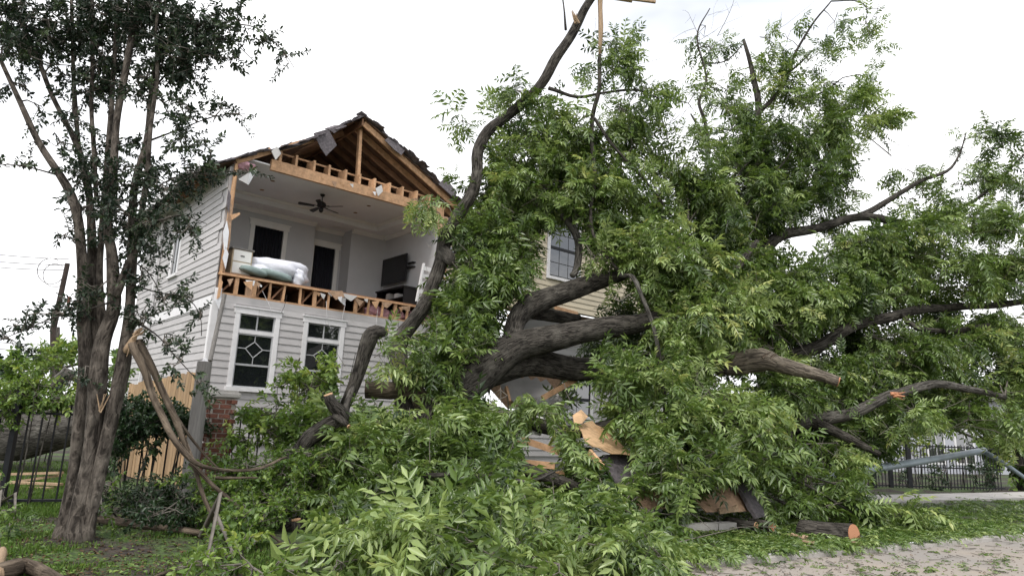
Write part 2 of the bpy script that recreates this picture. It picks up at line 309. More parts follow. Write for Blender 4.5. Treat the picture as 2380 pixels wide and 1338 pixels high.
bp = N(t, 'ShaderNodeBump'); bp.inputs['Strength'].default_value = 0.8; bp.inputs['Distance'].default_value = 0.04; L_(n2.outputs['Fac'], bp.inputs['Height']); L_(bp.outputs[0], b.inputs['Normal']); M['soil'] = m
grid('ground', As, Bs, lambda A, B: 0.06+hbump(A, B)*np.clip((B-.2)/.8, 0, 1)*np.clip((30-abs(A))/5, 0, 1), M['soil'])
# street: pale worn concrete with sawdust and tracked dirt
m, t, b, L_ = mat_new('worn_street'); g = N(t, 'ShaderNodeNewGeometry')
def noise(sc_, det=7, ro=.65):
    n = N(t, 'ShaderNodeTexNoise'); n.inputs['Scale'].default_value = sc_; n.inputs['Detail'].default_value = det; n.inputs['Roughness'].default_value = ro; L_(g.outputs['Position'], n.inputs['Vector']); return n
def ramp(src, p0, p1, c0, c1):
    r = N(t, 'ShaderNodeValToRGB'); r.color_ramp.elements[0].position = p0; r.color_ramp.elements[1].position = p1; r.color_ramp.elements[0].color = (*c0, 1); r.color_ramp.elements[1].color = (*c1, 1); L_(src, r.inputs[0]); return r
na_ = noise(1.1); nb_ = noise(38, 4); nc_ = noise(0.55); nd_ = noise(9)
base = ramp(nb_.outputs['Fac'], .3, .72, (0.245, 0.225, 0.208), (0.275, 0.255, 0.236))
saw = ramp(nb_.outputs['Fac'], .35, .7, (0.32, 0.27, 0.222), (0.35, 0.295, 0.245))
mk = ramp(nc_.outputs['Fac'], .40, .68, (0, 0, 0), (0.85, .85, .85))
mx = N(t, 'ShaderNodeMix', data_type='RGBA'); L_(mk.outputs[0], mx.inputs['Factor']); L_(base.outputs[0], mx.inputs['A']); L_(saw.outputs[0], mx.inputs['B'])
dk = ramp(nd_.outputs['Fac'], .5, .9, (0, 0, 0), (0.22, .22, .22)); mx2 = N(t, 'ShaderNodeMix', data_type='RGBA'); L_(dk.outputs[0], mx2.inputs['Factor']); L_(mx.outputs['Result'], mx2.inputs['A']); mx2.inputs['B'].default_value = (0.11, 0.095, 0.075, 1)
L_(mx2.outputs['Result'], b.inputs['Base Color']); b.inputs['Roughness'].default_value = 0.9
bp = N(t, 'ShaderNodeBump'); bp.inputs['Strength'].default_value = 0.15; bp.inputs['Distance'].default_value = 0.01; L_(nb_.outputs['Fac'], bp.inputs['Height']); L_(bp.outputs[0], b.inputs['Normal']); M['street'] = m
grid('street', np.array([-900, -200, -40, -10, 0, 10, 40, 200, 900]), np.array([-9, -6, -3, 0]), lambda A, B: A*0, M['street'])
grid('far_verge', np.array([-900, -200, -40, 0, 40, 200, 900]), np.array([-600, -60, -9]), lambda A, B: A*0+.004, M['soil'])
ck = tag(empty('kerb', K0), kind='structure')
for i in range(-16, 18): 
    a0 = i*1.5
    stick('kerb_stone', (K0*0+e1*a0+e2*.075+[0, 0, -.015+.006*(i % 3)]), (e1*(a0+1.49)+e2*.075+[0, 0, -.015+.006*((i+1) % 3)]), .15, .12, M['concrete'], ck)
pv = tag(empty('pavement', K0), kind='structure')                # slabs of the footpath, beyond the verge
for i in range(6, 22):
    a0 = i*1.5; stick('paving_slab', e1*a0+e2*4.4+[0, 0, .085], e1*(a0+1.485)+e2*4.4+[0, 0, .085], 1.25, .10, M['concrete'], pv)
rw = tag(empty('retaining_kerb', K0), 'low grey concrete edging between the verge and the yard', 'edging')
for i in range(0, 2):
    a0 = 1.2+i*1.0; stick('edging_block', e1*a0+e2*1.9+[0, 0, .08], e1*(a0+.98)+e2*1.9+[0, 0, .08], .16, .16, M['concrete'], rw)

# ================================================================== THE TORN-OPEN HOUSE
HX = 6.75; FL = 4.80; CL = 7.74; AP = 10.0; AX = 3.42
house = tag(empty('torn_open_house', mat=HM), 'grey clapboard two-storey house with its upper front wall and gable torn away', 'house')
EXP = 0.178
def clap_mesh(mat):
    return MB().add([(0, 0, 0), (1, 0, 0), (1, -.026, 0), (0, -.026, 0), (0, 0, 1.06), (1, 0, 1.06), (1, -.006, 1.06), (0, -.006, 1.06)],
        [(0, 1, 2, 3), (7, 6, 5, 4), (3, 2, 6, 7), (0, 4, 5, 1), (0, 3, 7, 4), (1, 5, 6, 2)]).mesh('siding_board', mat)
CLG = clap_mesh(M['siding']); CLC = clap_mesh(M['cream'])
def clap(parent, me, x0, x1, z, h, y=0.0, axis='x', jit=.004):
    o = obj('siding_board', me, None, parent)
    if axis == 'x': o.location = (x0, y, z); o.scale = (x1-x0, 1, h)
    else: o.rotation_euler = (0, 0, -math.pi/2); o.location = (y, x1, z); o.scale = (x1-x0, 1, h)     # board faces -x
    o.location[2] += random.uniform(-jit, jit)
    return o
# front wall, ground floor
WINS = [(0.52, 1.64, 2.02, 4.05), (2.28, 3.44, 2.02, 4.05)]
fwall = obj('front_wall', None, None, house)
mb = MB(); xs = [0.0]
for a, b_, c, d in WINS: xs += [a, b_]
xs.append(HX)
for i in range(0, len(xs), 2): mb.box((xs[i], .012, .5), (xs[i+1], .14, 4.28))
for a, b_, c, d in WINS: mb.box((a, .012, .5), (b_, .14, c)); mb.box((a, .012, d), (b_, .14, 4.28))
bpy.data.objects.remove(fwall); fwall = mb.build('front_wall', M['siding'], house)
z = 0.75
while z < 4.06:
    segs = [(0.10, HX)]
    for a, b_, c, d in WINS:
        if z+EXP > c-.02 and z < d+.01:
            ns = []
            for s0, s1 in segs:
                if a > s0 and b_ < s1: ns += [(s0, a), (b_, s1)]
                else: ns.append((s0, s1))
            segs = ns
    for s0, s1 in segs:
        if s1-s0 > 2: 
            k = random.uniform(.4, .6)*(s1-s0)+s0; clap(fwall, CLG, s0, k-.002, z, EXP); clap(fwall, CLG, k+.002, s1, z, EXP)
        else: clap(fwall, CLG, s0, s1, z, EXP)
    z += EXP
piece('frieze_board', (.02, -.012, 4.10), (HX, .010, 4.285), M['siding'], fwall)
piece('corner_board', (-.02, -.035, .6), (.10, -.001, 4.1), M['white'], house); piece('corner_board', (-.045, -.03, .6), (-.021, .12, 4.1), M['white'], house)
piece('corner_board', (-.02, -.03, 4.1), (.14, -.013, 4.42), M['wrap'], house)
piece('foundation_skirt', (0.05, .03, 0), (HX, .12, .5), M['concrete'], house)
def front_window(a, b_, c, d, parent, pat=True):
    wv = MB().box((a+.10, .03, c+.08), (b_-.10, .045, d-.17)).build('window', M['muntin'], parent)
    T = .115
    piece('frame', (a, -.045, c), (a+T, .02, d-.17), M['white'], wv); piece('frame', (b_-T, -.045, c), (b_, .02, d-.17), M['white'], wv)
    mid_ = (a+b_)/2
    piece('lintel_board', (a-.03, -.05, d-.17), (mid_-.002, .02, d-.02), M['white'], wv); piece('lintel_board', (mid_+.002, -.05, d-.17), (b_+.03, .02, d-.02), M['white'], wv)
    piece('lintel_cap', (a-.05, -.075, d-.02), (b_+.05, .02, d+.012), M['white'], wv); piece('sill', (a-.04, -.09, c-.02), (b_+.04, .02, c+.075), M['white'], wv)
    zt = d-.17-.42; piece('transom_rail', (a+T, -.03, zt-.06), (b_-T, .02, zt+.03), M['white'], wv)
    x0, x1 = a+T, b_-T; xm = (x0+x1)/2
    def pane(u0, u1, z0, z1): piece('pane', (u0, .012, z0), (u1, .026, z1), M['glass'], wv)
    fr = .035
    for u0, u1 in ((x0, xm), (xm, x1)): pane(u0+fr, u1-fr*.5, zt+.03+fr, d-.17-fr)
    for q in (x0, x1-fr): piece('sash', (q, -.012, zt+.03), (q+fr, .011, d-.17), M['muntin'], wv); piece('sash', (q, -.012, c+.075), (q+fr, .011, zt-.06), M['muntin'], wv)
    piece('muntin', (xm-.012, -.008, zt+.03), (xm+.012, .011, d-.17), M['muntin'], wv)
    zm = c+.075+(zt-.06-c-.075)*.42
    pane(x0+fr, x1-fr, zm+.03, zt-.06-fr); pane(x0+fr, x1-fr, c+.075+fr, zm-.03)
    piece('sash', (x0+fr, -.014, zm-.022), (x1-fr, .011, zm+.022), M['muntin'], wv); piece('sash', (x0+fr, -.012, zt-.06-fr), (x1-fr, .011, zt-.06), M['muntin'], wv); piece('sash', (x0+fr, -.012, c+.075), (x1-fr, .011, c+.075+fr), M['muntin'], wv)
    # leaded pattern of the upper sash: stems running into a hexagonal diamond
    zc = (zm+zt-.06)/2; hw, hh = (x1-x0)*.24, (zt-.06-zm)*.26; top, bot = zt-.06-fr, zm+.022
    pts = [((xm, top), (xm, zc+hh)), ((xm, zc+hh), (xm-hw, zc+.02)), ((xm, zc+hh), (xm+hw, zc+.02)), ((xm-hw, zc+.02), (xm, zc-hh)), ((xm+hw, zc+.02), (xm, zc-hh)), ((xm, zc-hh), (xm, bot)), ((xm-hw, zc+.02), (x0+fr, zc+.02)), ((xm+hw, zc+.02), (x1-fr, zc+.02))]
    for (p0, p1), (q0, q1) in pts: stick('muntin', (p0, .004, p1), (q0, .004, q1), .014, .02, M['muntin'], wv)
    return wv
for q in WINS: front_window(*q, house)
# left side wall: clapboards, white band, side window, eave
lw = MB()
LT = 8.3; SW = (3.75, 4.45, 5.35, 6.6)
lw.box((.012, .13, .5), (.14, SW[0], 7.55)); lw.box((.012, SW[1], .5), (.14, LT, 7.55)); lw.box((.012, SW[0], .5), (.14, SW[1], SW[2])); lw.box((.012, SW[0], SW[3]), (.14, SW[1], 7.55))
lw = lw.build('side_wall', M['siding'], house)
z = .75; i = 0
while z < 7.5:
    t0 = 0.11 if z < 4.2 else 0.03
    if z > 6.9: t0 = random.uniform(.05, .4)
    elif z > 5.3: t0 = max(0.02, .22+.25*math.sin(i*2.1)+random.uniform(-.1, .1))
    if not (3.98 < z < 4.24):
        k = random.uniform(3.2, 6)
        if z+EXP > SW[2]-.03 and z < SW[3]+.03: clap(lw, CLG, t0, SW[0]-.08, z, EXP, 0, 'y'); clap(lw, CLG, SW[1]+.08, LT, z, EXP, 0, 'y')
        else: clap(lw, CLG, t0, k-.002, z, EXP, 0, 'y'); clap(lw, CLG, k+.002, LT, z, EXP, 0, 'y')
    z += EXP; i += 1
piece('band_board', (-.04, .121, 4.0), (-.0005, LT, 4.25), M['white'], lw)
sw = MB().box((.005, SW[0], SW[2]), (.011, SW[1], SW[3])).build('window', M['glass'], house)
piece('pane', (-.012, SW[0]+.02, SW[2]), (.004, SW[1]-.02, SW[3]), M['glass'], sw)
for y0, y1 in ((SW[0]-.09, SW[0]+.02), (SW[1]-.02, SW[1]+.09)): piece('frame', (-.05, y0, SW[2]-.06), (.0, y1, SW[3]+.06), M['white'], sw)
piece('sill', (-.09, SW[0]-.13, SW[2]-.14), (.0, SW[1]+.13, SW[2]-.06), M['white'], sw); piece('frame', (-.05, SW[0]-.09, SW[3]+.06), (0, SW[1]+.09, SW[3]+.16), M['white'], sw)
piece('sash', (-.03, SW[0]+.3, SW[2]), (-.013, SW[0]+.36, SW[3]), M['muntin'], sw)
ev = MB().box((-.55, .75, 7.52), (.01, LT+.4, 7.56)).build('soffit', M['white'], house); piece('fascia', (-.58, .75, 7.5), (-.551, LT+.4, 7.72), M['white'], ev)
piece('corner_board', (-.04, LT, .6), (.12, LT+.03, 7.5), M['white'], house)
piece('downspout', (-.12, 5.9, .6), (-.045, 6.0, 7.5), M['white'], house)
bk = MB().box((.14, LT, .4), (HX, LT+.14, 7.6)).build('back_wall', M['siding'], house)
rw_ = MB().box((HX-.13, .2, .4), (HX, LT, 7.6)).build('side_wall', M['siding'], house)
# exposed floor truss
tr = MB().box((.05, .01, 4.29), (HX-.3, .10, 4.335)).build('floor_truss', M['lumber'], house)
piece('top_chord', (.02, -.02, 4.755), (HX-.25, .10, 4.80), M['lumber'], tr)
x = .06; k = 0
while x < HX-.35:
    wd = random.choice((.05, .05, .09)); 
    if not 3.15 < x < 3.4: stick('web_stud', (x+wd/2+random.uniform(-.02, .02), .05, 4.335), (x+wd/2, .05, 4.755), .07, wd, M['lumber'], tr, (1, 0, 0))
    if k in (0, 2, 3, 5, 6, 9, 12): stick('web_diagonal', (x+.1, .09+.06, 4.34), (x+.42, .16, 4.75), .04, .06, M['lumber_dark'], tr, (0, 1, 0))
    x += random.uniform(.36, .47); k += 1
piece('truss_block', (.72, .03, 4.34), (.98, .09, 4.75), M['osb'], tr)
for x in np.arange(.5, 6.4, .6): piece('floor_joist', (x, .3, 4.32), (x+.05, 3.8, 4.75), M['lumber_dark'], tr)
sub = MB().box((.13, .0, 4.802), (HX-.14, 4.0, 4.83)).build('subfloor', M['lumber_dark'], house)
MB().box((.13, .0, 4.26), (HX-.14, 4.0, 4.285)).build('ground_floor_ceiling', M['deck'], house)
MB().box((.14, 3.95, 4.29), (HX-.14, 4.0, 4.75)).build('truss_backing', M['deck'], house)
def lump(name, c, r, mat, parent=None, sq=(1, 1, 1), amp=.25, seed=0, n=14, rings=9, power=1.0):
    rg = random.Random(seed); ph = [rg.uniform(0, 6.28) for _ in range(6)]; mb = MB(); mb.smooth = True; vs = []
    for i in range(rings+1):
        th = math.pi*i/rings
        for j in range(n):
            a = 2*math.pi*j/n; d = Vector((math.sin(th)*math.cos(a), math.sin(th)*math.sin(a), math.cos(th)))
            if power != 1: d = Vector([math.copysign(abs(q)**power, q) for q in d])
            k = 1+amp*(math.sin(d.x*4+ph[0])*math.sin(d.y*5+ph[1])+.6*math.sin(d.z*7+ph[2]+d.x*3)+.4*math.sin(d.y*9+ph[3]))
            vs.append((c[0]+d.x*k*r*sq[0], c[1]+d.y*k*r*sq[1], c[2]+d.z*k*r*sq[2]))
    fs = [(i*n+j, (i+1)*n+j, (i+1)*n+(j+1) % n, i*n+(j+1) % n) for i in range(rings) for j in range(n)]
    mb.add(vs, fs); o = mb.build(name, mat, parent); return o
for i, (x, zz) in enumerate(((4.35, 4.5), (4.75, 4.46), (5.2, 4.48), (5.7, 4.45), (6.1, 4.5))): lump('insulation_batt', (x, .28, zz), .24, M['pink'], house, (1, .5, .7), .25, i)
lump('insulation_batt', HT(568, 384, .15), .2, M['pink'], house, (1.3, .7, .55), .25, 31)
# upstairs room
def wallbox(name, lo, hi, mat='paint'): return MB().box(lo, hi).build(name, M[mat], house)
B1, BN, B2, RX = 3.55, 3.95, 3.30, 6.32; NX0, NX1 = 3.86, 5.02
D1 = (1.93, 2.83, 7.12); D2 = (4.05, 4.80, 7.0)
wallbox('room_wall', (.15, B1, FL), (D1[0], B1+.1, 7.62)); wallbox('room_wall', (D1[1], B1, FL), (NX0, B1+.1, 7.62)); wallbox('room_wall', (D1[0], B1, D1[2]), (D1[1], B1+.1, 7.62))
wallbox('room_wall', (NX0-.1, B1+.1, FL), (NX0, BN, 7.62)); wallbox('room_wall', (NX0, BN, FL), (D2[0], BN+.1, 7.62)); wallbox('room_wall', (D2[1], BN, FL), (NX1, BN+.1, 7.62)); wallbox('room_wall', (D2[0], BN, D2[2]), (D2[1], BN+.1, 7.62))
wallbox('room_wall', (NX1, B2, FL), (RX, BN, 7.62)); wallbox('room_wall', (RX, .06, FL), (RX+.1, B2, 7.62)); wallbox('room_wall', (.141, .3, FL), (.152, B1, 7.62))
for (a, b_, h), by in ((D1, B1), (D2, BN)):
    dv = MB().box((a, by+.06, FL), (b_, by+.09, h)).build('doorway', M['navy'], house)
    nf = 9
    mbc = MB(); 
    for k in range(nf): 
        u = a+(b_-a)*(k+.5)/nf; mbc.tube([(u, by+.075, FL+.02), (u, by+.075, h)], [.052, .052], 6)
    mbc.smooth = True; mbc.build('curtain', M['navy'], dv)
    piece('door_casing', (a-.13, by-.03, FL), (a, by-.001, h), M['trim_in'], dv); piece('door_casing', (b_, by-.03, FL), (b_+.13, by-.001, h), M['trim_in'], dv)
    piece('door_head', (a-.17, by-.04, h), (b_+.17, by-.001, h+.16), M['trim_in'], dv); piece('door_head', (a-.21, by-.06, h+.16), (b_+.21, by-.001, h+.20), M['trim_in'], dv)
# ceiling: flat tray with a lowered border
cg = MB().box((.14, .12, 7.84), (RX+.1, BN+.1, 7.88)).build('ceiling', M['ceil'], house)
piece('ceiling_border', (.15, 2.85, 7.62), (RX, BN+.1, 7.838), M['ceil'], cg); piece('ceiling_border', (5.72, .12, 7.62), (RX, 2.849, 7.838), M['ceil'], cg); piece('ceiling_border', (.15, .45, 7.62), (.75, 2.849, 7.838), M['ceil'], cg)
def crown(p, q, n, mat=M['trim_in'], s=.12):       # sloped moulding in the corner of wall and ceiling
    p, q, n = Vector(p), Vector(q), Vector(n); a = [p, p+n*s, p+n*s-Vector((0, 0, .03)), p+n*.03-Vector((0, 0, s)), p-Vector((0, 0, s))]; b_ = [v+(q-p) for v in a]; k = 5
    MB().add(a+b_, [tuple(range(5)), tuple(range(9, 4, -1))]+[(i, (i+1) % k, (i+1) % k+k, i+k) for i in range(k)]).build('crown_moulding', mat, cg)
Z = 7.619
crown((.15, B1-.001, Z), (NX0, B1-.001, Z), (0, -1, 0)); crown((NX0, BN-.001, Z), (NX1, BN-.001, Z), (0, -1, 0)); crown((NX1, B2-.001, Z), (RX-.12, B2-.001, Z), (0, -1, 0)); crown((RX-.001, .1, Z), (RX-.001, B2-.001, Z), (-1, 0, 0))
crown((.75, 2.848, 7.838), (5.6, 2.848, 7.838), (0, -1, 0), s=.07); crown((5.718, .2, 7.838), (5.718, 2.848, 7.838), (-1, 0, 0), s=.07)
for px, py in ((634, 420), (609, 441), (857, 478), (826, 494)):
    p = HT(px, py, 1.0); k = (7.84-EYE); d = ray(px, py); q = CAM+d*(k/d[2])-C0; s_, t_ = q@d1, q@d2
    mbx = MB(); mbx.tube([(s_, t_, 7.835), (s_, t_, 7.842)], [.085, .085], 16); lo_ = mbx.build('recessed_light', M['trim_in'], cg)
    mbx = MB(); mbx.tube([(s_, t_, 7.830), (s_, t_, 7.8345)], [.06, .06], 16); mbx.build('lamp_glass', M['lumber_dark'], cg)
d = ray(782, 528); q = CAM+d*((7.62-EYE)/d[2])-C0; vs_, vt_ = q@d1, q@d2
vt = MB().box((vs_-.16, vt_-.1, 7.612), (vs_+.16, vt_+.1, 7.619)).build('air_vent', M['trim_in'], cg)
# the beam and the ceiling joists left in the air
piece('header_beam', (.97, .0, 7.70), (RX+.1, .10, 7.99), M['lumber'], house)
jr = MB().bar((1.0, .40, 8.36), (RX, .40, 8.33), .05, .045).build('joist_rail', M['lumber'], house)
for k, x in enumerate(np.arange(1.15, 6.3, .47)):
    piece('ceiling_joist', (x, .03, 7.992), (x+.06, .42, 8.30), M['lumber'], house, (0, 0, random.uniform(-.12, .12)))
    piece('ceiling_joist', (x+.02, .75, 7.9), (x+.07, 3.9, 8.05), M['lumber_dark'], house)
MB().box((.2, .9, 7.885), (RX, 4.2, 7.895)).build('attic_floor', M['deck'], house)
stick('king_post', (3.55, .25, 8.02), (3.5, .30, 9.75), .09, .13, M['lumber'], house)
# rafters and roof planes
SL, SR = .66, .50
def roof_z(x): return AP-(SR if x > AX else SL)*abs(x-AX)
for k, t_ in enumerate((.05, .55, 1.1, 1.65, 2.2, 2.8, 3.4, 4.0)):
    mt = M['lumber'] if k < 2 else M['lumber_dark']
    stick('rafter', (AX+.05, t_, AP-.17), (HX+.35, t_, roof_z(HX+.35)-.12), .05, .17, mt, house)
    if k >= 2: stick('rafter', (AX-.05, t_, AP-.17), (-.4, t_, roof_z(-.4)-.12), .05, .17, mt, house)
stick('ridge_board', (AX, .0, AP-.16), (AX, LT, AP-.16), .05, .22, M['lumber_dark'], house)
a_, b_ = HT(727, 325, .1), HT(655, 345, .1); stick('broken_rafter', a_, b_, .06, .15, M['lumber'], house)
a_, b_ = HT(630, 350, .05), HT(548, 374, .05); stick('broken_rafter', a_, b_, .06, .17, M['lumber'], house)
MB().box((.2, 4.3, 7.9), (HX, 4.34, 8.6)).build('attic_partition', M['deck'], house)
MB().add([(.0, 4.4, 7.7), (HX, 4.4, 7.7), (AX, 4.4, AP-.1), (.0, 4.5, 7.7), (HX, 4.5, 7.7), (AX, 4.5, AP-.1)], [(0, 1, 2), (5, 4, 3), (0, 3, 4, 1), (1, 4, 5, 2), (2, 5, 3, 0)]).build('attic_partition', M['deck'], house)
def ragged_plane(name, side, dz, mat, seed, base, amp, thick):
    rg = random.Random(seed); n = 26; x_out = HX+.5 if side > 0 else -.6; vs = []
    for i in range(n+1):
        f = i/n; x = AX+(x_out-AX)*f; z = roof_z(x)+dz
        if side < 0: z -= .16*math.sin(f*math.pi)*1.0; z -= .10*math.exp(-((f-.45)/.15)**2)
        e = base+amp*rg.uniform(-1, 1)
        vs.append((x, e, z))
    top = vs+[(v[0], LT+.3, v[2]) for v in vs]; k = len(top); n1 = n+1
    bot = [(v[0], v[1], v[2]-thick) for v in top]; fs = []
    for i in range(n): fs += [(i, i+1, n1+i+1, n1+i)[::side], (k+i, k+n1+i, k+n1+i+1, k+i+1)[::side], (i, k+i, k+i+1, i+1)[::side]]
    fs += [(0, n1, k+n1, k), (n, k+n, k+n1+n, n1+n)]
    return MB().add(top+bot, fs).build(name, mat, house)
ragged_plane('roof_decking', 1, 0, M['deck'], 1, -.02, .05, .02); ragged_plane('roof_decking', -1, 0, M['deck'], 2, .12, .12, .02)
shR = ragged_plane('roof_shingles', 1, .035, M['shingle'], 3, -.03, .06, .03); shL = ragged_plane('roof_shingles', -1, .035, M['shingle'], 4, .0, .12, .03)
tag(shL, kind=None)
# torn shingle pieces along both rakes
shm = MB().add([(-.5, -.5, 0), (-.15, -.56, .03), (.2, -.47, -.02), (.5, -.5, .02), (.5, .5, 0), (-.5, .5, 0), (-.5, -.5, -.08), (-.15, -.56, -.05), (.2, -.47, -.1), (.5, -.5, -.06), (.5, .5, -.08), (-.5, .5, -.08)],
    [(0, 1, 2, 3, 4, 5), (11, 10, 9, 8, 7, 6), (0, 6, 7, 1), (1, 7, 8, 2), (2, 8, 9, 3), (3, 9, 10, 4), (4, 10, 11, 5), (5, 11, 6, 0)]).mesh('shingle', M['shingle'])

for side, par in ((1, shR), (-1, shL)):
    n = 22
    for i in range(n):
        f = (i+.5)/n; x = AX+side*f*((HX+.45-AX) if side > 0 else (AX+.5)); o = obj('shingle', shm, None, par)
        z = roof_z(x)+.06-(0 if side > 0 else .16*math.sin(f*math.pi)+.10*math.exp(-((f-.45)/.15)**2))
        o.location = (x, random.uniform(-.10, .12) if side > 0 else random.uniform(-.06, .2), z+random.uniform(0, .03)); o.scale = (random.uniform(.28, .45), random.uniform(.3, .5), .3)
        o.rotation_euler = (random.uniform(-.05, .28), side*math.atan(SR if side > 0 else SL)+random.uniform(-.14, .14), random.uniform(-.2, .2))
def flap(pix, t_, mat=M['shingle'], name='hanging_shingle_sheet', th=.025, dt=None):
    pts = [HT(x, y, t_+(dt[i] if dt else 0)) for i, (x, y) in enumerate(pix)]; c = sum(pts, Vector())/len(pts)
    return sheet(name, pts, th, mat, house)
flap([(728, 310), (762, 300), (782, 338), (757, 363), (745, 345)], -.12)
flap([(762, 300), (800, 288), (792, 300), (776, 310)], -.14)
flap([(893, 326), (905, 318), (940, 350), (932, 361), (915, 348)], -.16)
flap([(1018, 428), (1034, 412), (1062, 448), (1056, 462)], -.16)
flap([(630, 352), (643, 340), (653, 357), (640, 372)], -.1, M['drywall'], 'torn_drywall')
flap([(872, 438), (886, 430), (889, 445), (878, 456)], -.1, M['drywall'], 'torn_drywall')
flap([(553, 417), (580, 400), (573, 428)], -.02, M['drywall'], 'torn_drywall')
flap([(580, 398), (596, 396), (577, 430), (573, 428)], .12, M['ceil'], 'torn_drywall')
flap([(790, 680), (830, 688), (815, 700), (805, 694)], -.12, M['drywall'], 'torn_drywall'); flap([(762, 676), (795, 676), (800, 690), (780, 697)], -.14, M['osb'], 'torn_sheathing'); flap([(820, 690), (845, 700), (835, 712)], -.1, M['osb'], 'torn_sheathing')
# torn left front corner: studs, sheathing and flapping wrap
stick('corner_stud', (.07, .04, 4.80), (.11, .05, 7.62), .06, .08, M['lumber'], house); stick('corner_stud', (.15, .12, 4.8), (.16, .14, 7.6), .05, .09, M['lumber'], house)
flap([(521, 560), (533, 470), (540, 478), (534, 560), (526, 600)], -.03, M['osb'], 'torn_sheathing')
flap([(535, 500), (556, 494), (557, 499), (538, 512)], -.05, M['lumber'], 'wood_splinter', .03)
flap([(518, 540), (527, 512), (532, 540), (528, 575), (520, 582)], -.07, M['wrap'], 'torn_house_wrap', .004)
flap([(517, 600), (524, 572), (531, 590), (524, 625)], -.07, M['wrap'], 'torn_house_wrap', .004); flap([(526, 470), (531, 440), (537, 455), (532, 500)], -.06, M['shingle'], 'torn_felt', .004)
flap([(500, 700), (520, 690), (521, 715), (508, 718)], -.05, M['wrap'], 'torn_house_wrap', .004)
flap([(503, 695), (511, 650), (517, 655), (510, 690)], -.04, M['lumber'], 'corner_block', .03)
rgd = random.Random(5)
for i in range(16):
    x = rgd.uniform(520, 940); y = 645+(x-510)*.158+rgd.uniform(-6, 4); w_ = rgd.uniform(8, 26); hh_ = rgd.uniform(6, 22)
    flap([(x, y), (x+w_, y+rgd.uniform(-3, 6)), (x+w_*rgd.uniform(.4, .9), y+hh_), (x+w_*.2, y+hh_*rgd.uniform(.3, .8))], -.05-.01*i, M[rgd.choice(('drywall', 'osb', 'lumber', 'wrap', 'osb'))], 'torn_scrap', .012)
for i in range(4):
    x = rgd.uniform(640, 1000); y = 372+(x-640)*.30+rgd.uniform(0, 12); w_ = rgd.uniform(5, 14); hh_ = rgd.uniform(8, 22)
    flap([(x, y), (x+w_, y+rgd.uniform(-2, 5)), (x+w_*rgd.uniform(.3, .9), y+hh_)], -.06-.01*i, M[rgd.choice(('drywall', 'osb', 'wrap'))], 'torn_scrap', .012)
for i in range(7):
    x = rgd.uniform(540, 930); y = 660+(x-510)*.158; a_ = HT(x, y, -.06); b_ = HT(x+rgd.uniform(-30, 30), y+rgd.uniform(30, 70), -.07); m_ = (a_+b_)/2+Vector((rgd.uniform(-.1, .1), -.03, -.08))
    MB().tube([a_, m_, b_], [.006]*3, 5).build('dangling_wire', M['black'] if i % 2 else M['white'], house)
# right corner studs
for x in (6.45, 6.62): stick('corner_stud', (x, .05, 4.6), (x+.03, .06, 7.7), .05, .09, M['lumber'], house)
flap([(1012, 500), (1040, 505), (1046, 560), (1020, 555)], .0, M['osb'], 'torn_sheathing')
# grey downpipe at the corner
a_, b_ = P(488, 838, 15.4), P(522, 684, 15.9)
dp = tag(MB().tube([a_, P(505, 760, 15.7), b_], [.05, .05, .05], 10).build('service_conduit', M['oldwood']), 'thin grey conduit rising beside the front left corner of the house', 'conduit')

# ---- furniture left in the room (things of their own)
def hw(o): o.matrix_world = HM @ o.matrix_world; return o
def thing(name, label, cat, group=None): return tag(empty(name, mat=HM), label, cat, group)
fan = thing('ceiling_fan', 'black ceiling fan hanging in the open upstairs room', 'ceiling fan')
d = ray(750, 452); q = CAM+d*((7.84-EYE)/d[2])-C0; fx, fy = q@d1, q@d2
mb = MB(); mb.tube([(fx, fy, 7.835), (fx, fy, 7.78)], [.075, .05], 14); mb.smooth = True; mb.build('canopy', M['black'], fan)
MB().tube([(fx, fy, 7.79), (fx, fy, 7.6)], [.014, .014], 8).build('downrod', M['black'], fan)
mb = MB(); mb.smooth = True; mb.tube([(fx, fy, 7.62), (fx, fy, 7.58), (fx, fy, 7.52), (fx, fy, 7.46), (fx, fy, 7.43)], [.04, .11, .13, .12, .06], 18); mb.build('motor', M['black'], fan)
mb = MB(); mb.smooth = True; mb.tube([(fx, fy, 7.43), (fx, fy, 7.40), (fx, fy, 7.33), (fx, fy, 7.29)], [.05, .065, .06, .03], 14); mb.build('light_kit', M['black'], fan)
for k in range(5):
    a = R(72*k+20); c, s_ = math.cos(a), math.sin(a); dr = Vector((c, s_, 0)); sd = Vector((-s_, c, .25)); o_ = Vector((fx, fy, 7.47))
    pts = [o_+dr*.2-sd*.045, o_+dr*.62-sd*.07, o_+dr*.66-sd*.04, o_+dr*.66+sd*.04, o_+dr*.62+sd*.07, o_+dr*.2+sd*.045]
    bl = sheet('blade', pts, .012, M['black'], fan); stick('blade_arm', o_+dr*.1, o_+dr*.24+Vector((0, 0, .012)), .03, .012, M['black'], bl)
M['sheet'] = surf('white_bedding', (0.72, 0.73, 0.80), 0.9, 0.1, 5, 0.5, 12, 0); M['sage'] = surf('sage_fabric', (0.27, 0.34, 0.33), 0.85, 0.15, 6, 0.4, 14, 0.08); M['maple'] = surf('nightstand_wood', (0.50, 0.40, 0.27), 0.6, 0.2, 5, 0.1, 30, 0)
bed = thing('bed', 'white unmade bed slumped at the broken floor edge', 'bed')
MB().box((.75, .25, 4.832), (2.1, 2.1, 5.0)).build('bed_base', M['black'], bed)
lump('mattress', (1.45, 1.15, 5.1), .8, M['sheet'], bed, (.95, 1.25, .22), .02, 4, 28, 12, .45)
dv = lump('duvet', (1.62, .55, 5.16), .58, M['sheet'], bed, (1.25, .85, .56), .13, 8, 26, 14, .8)
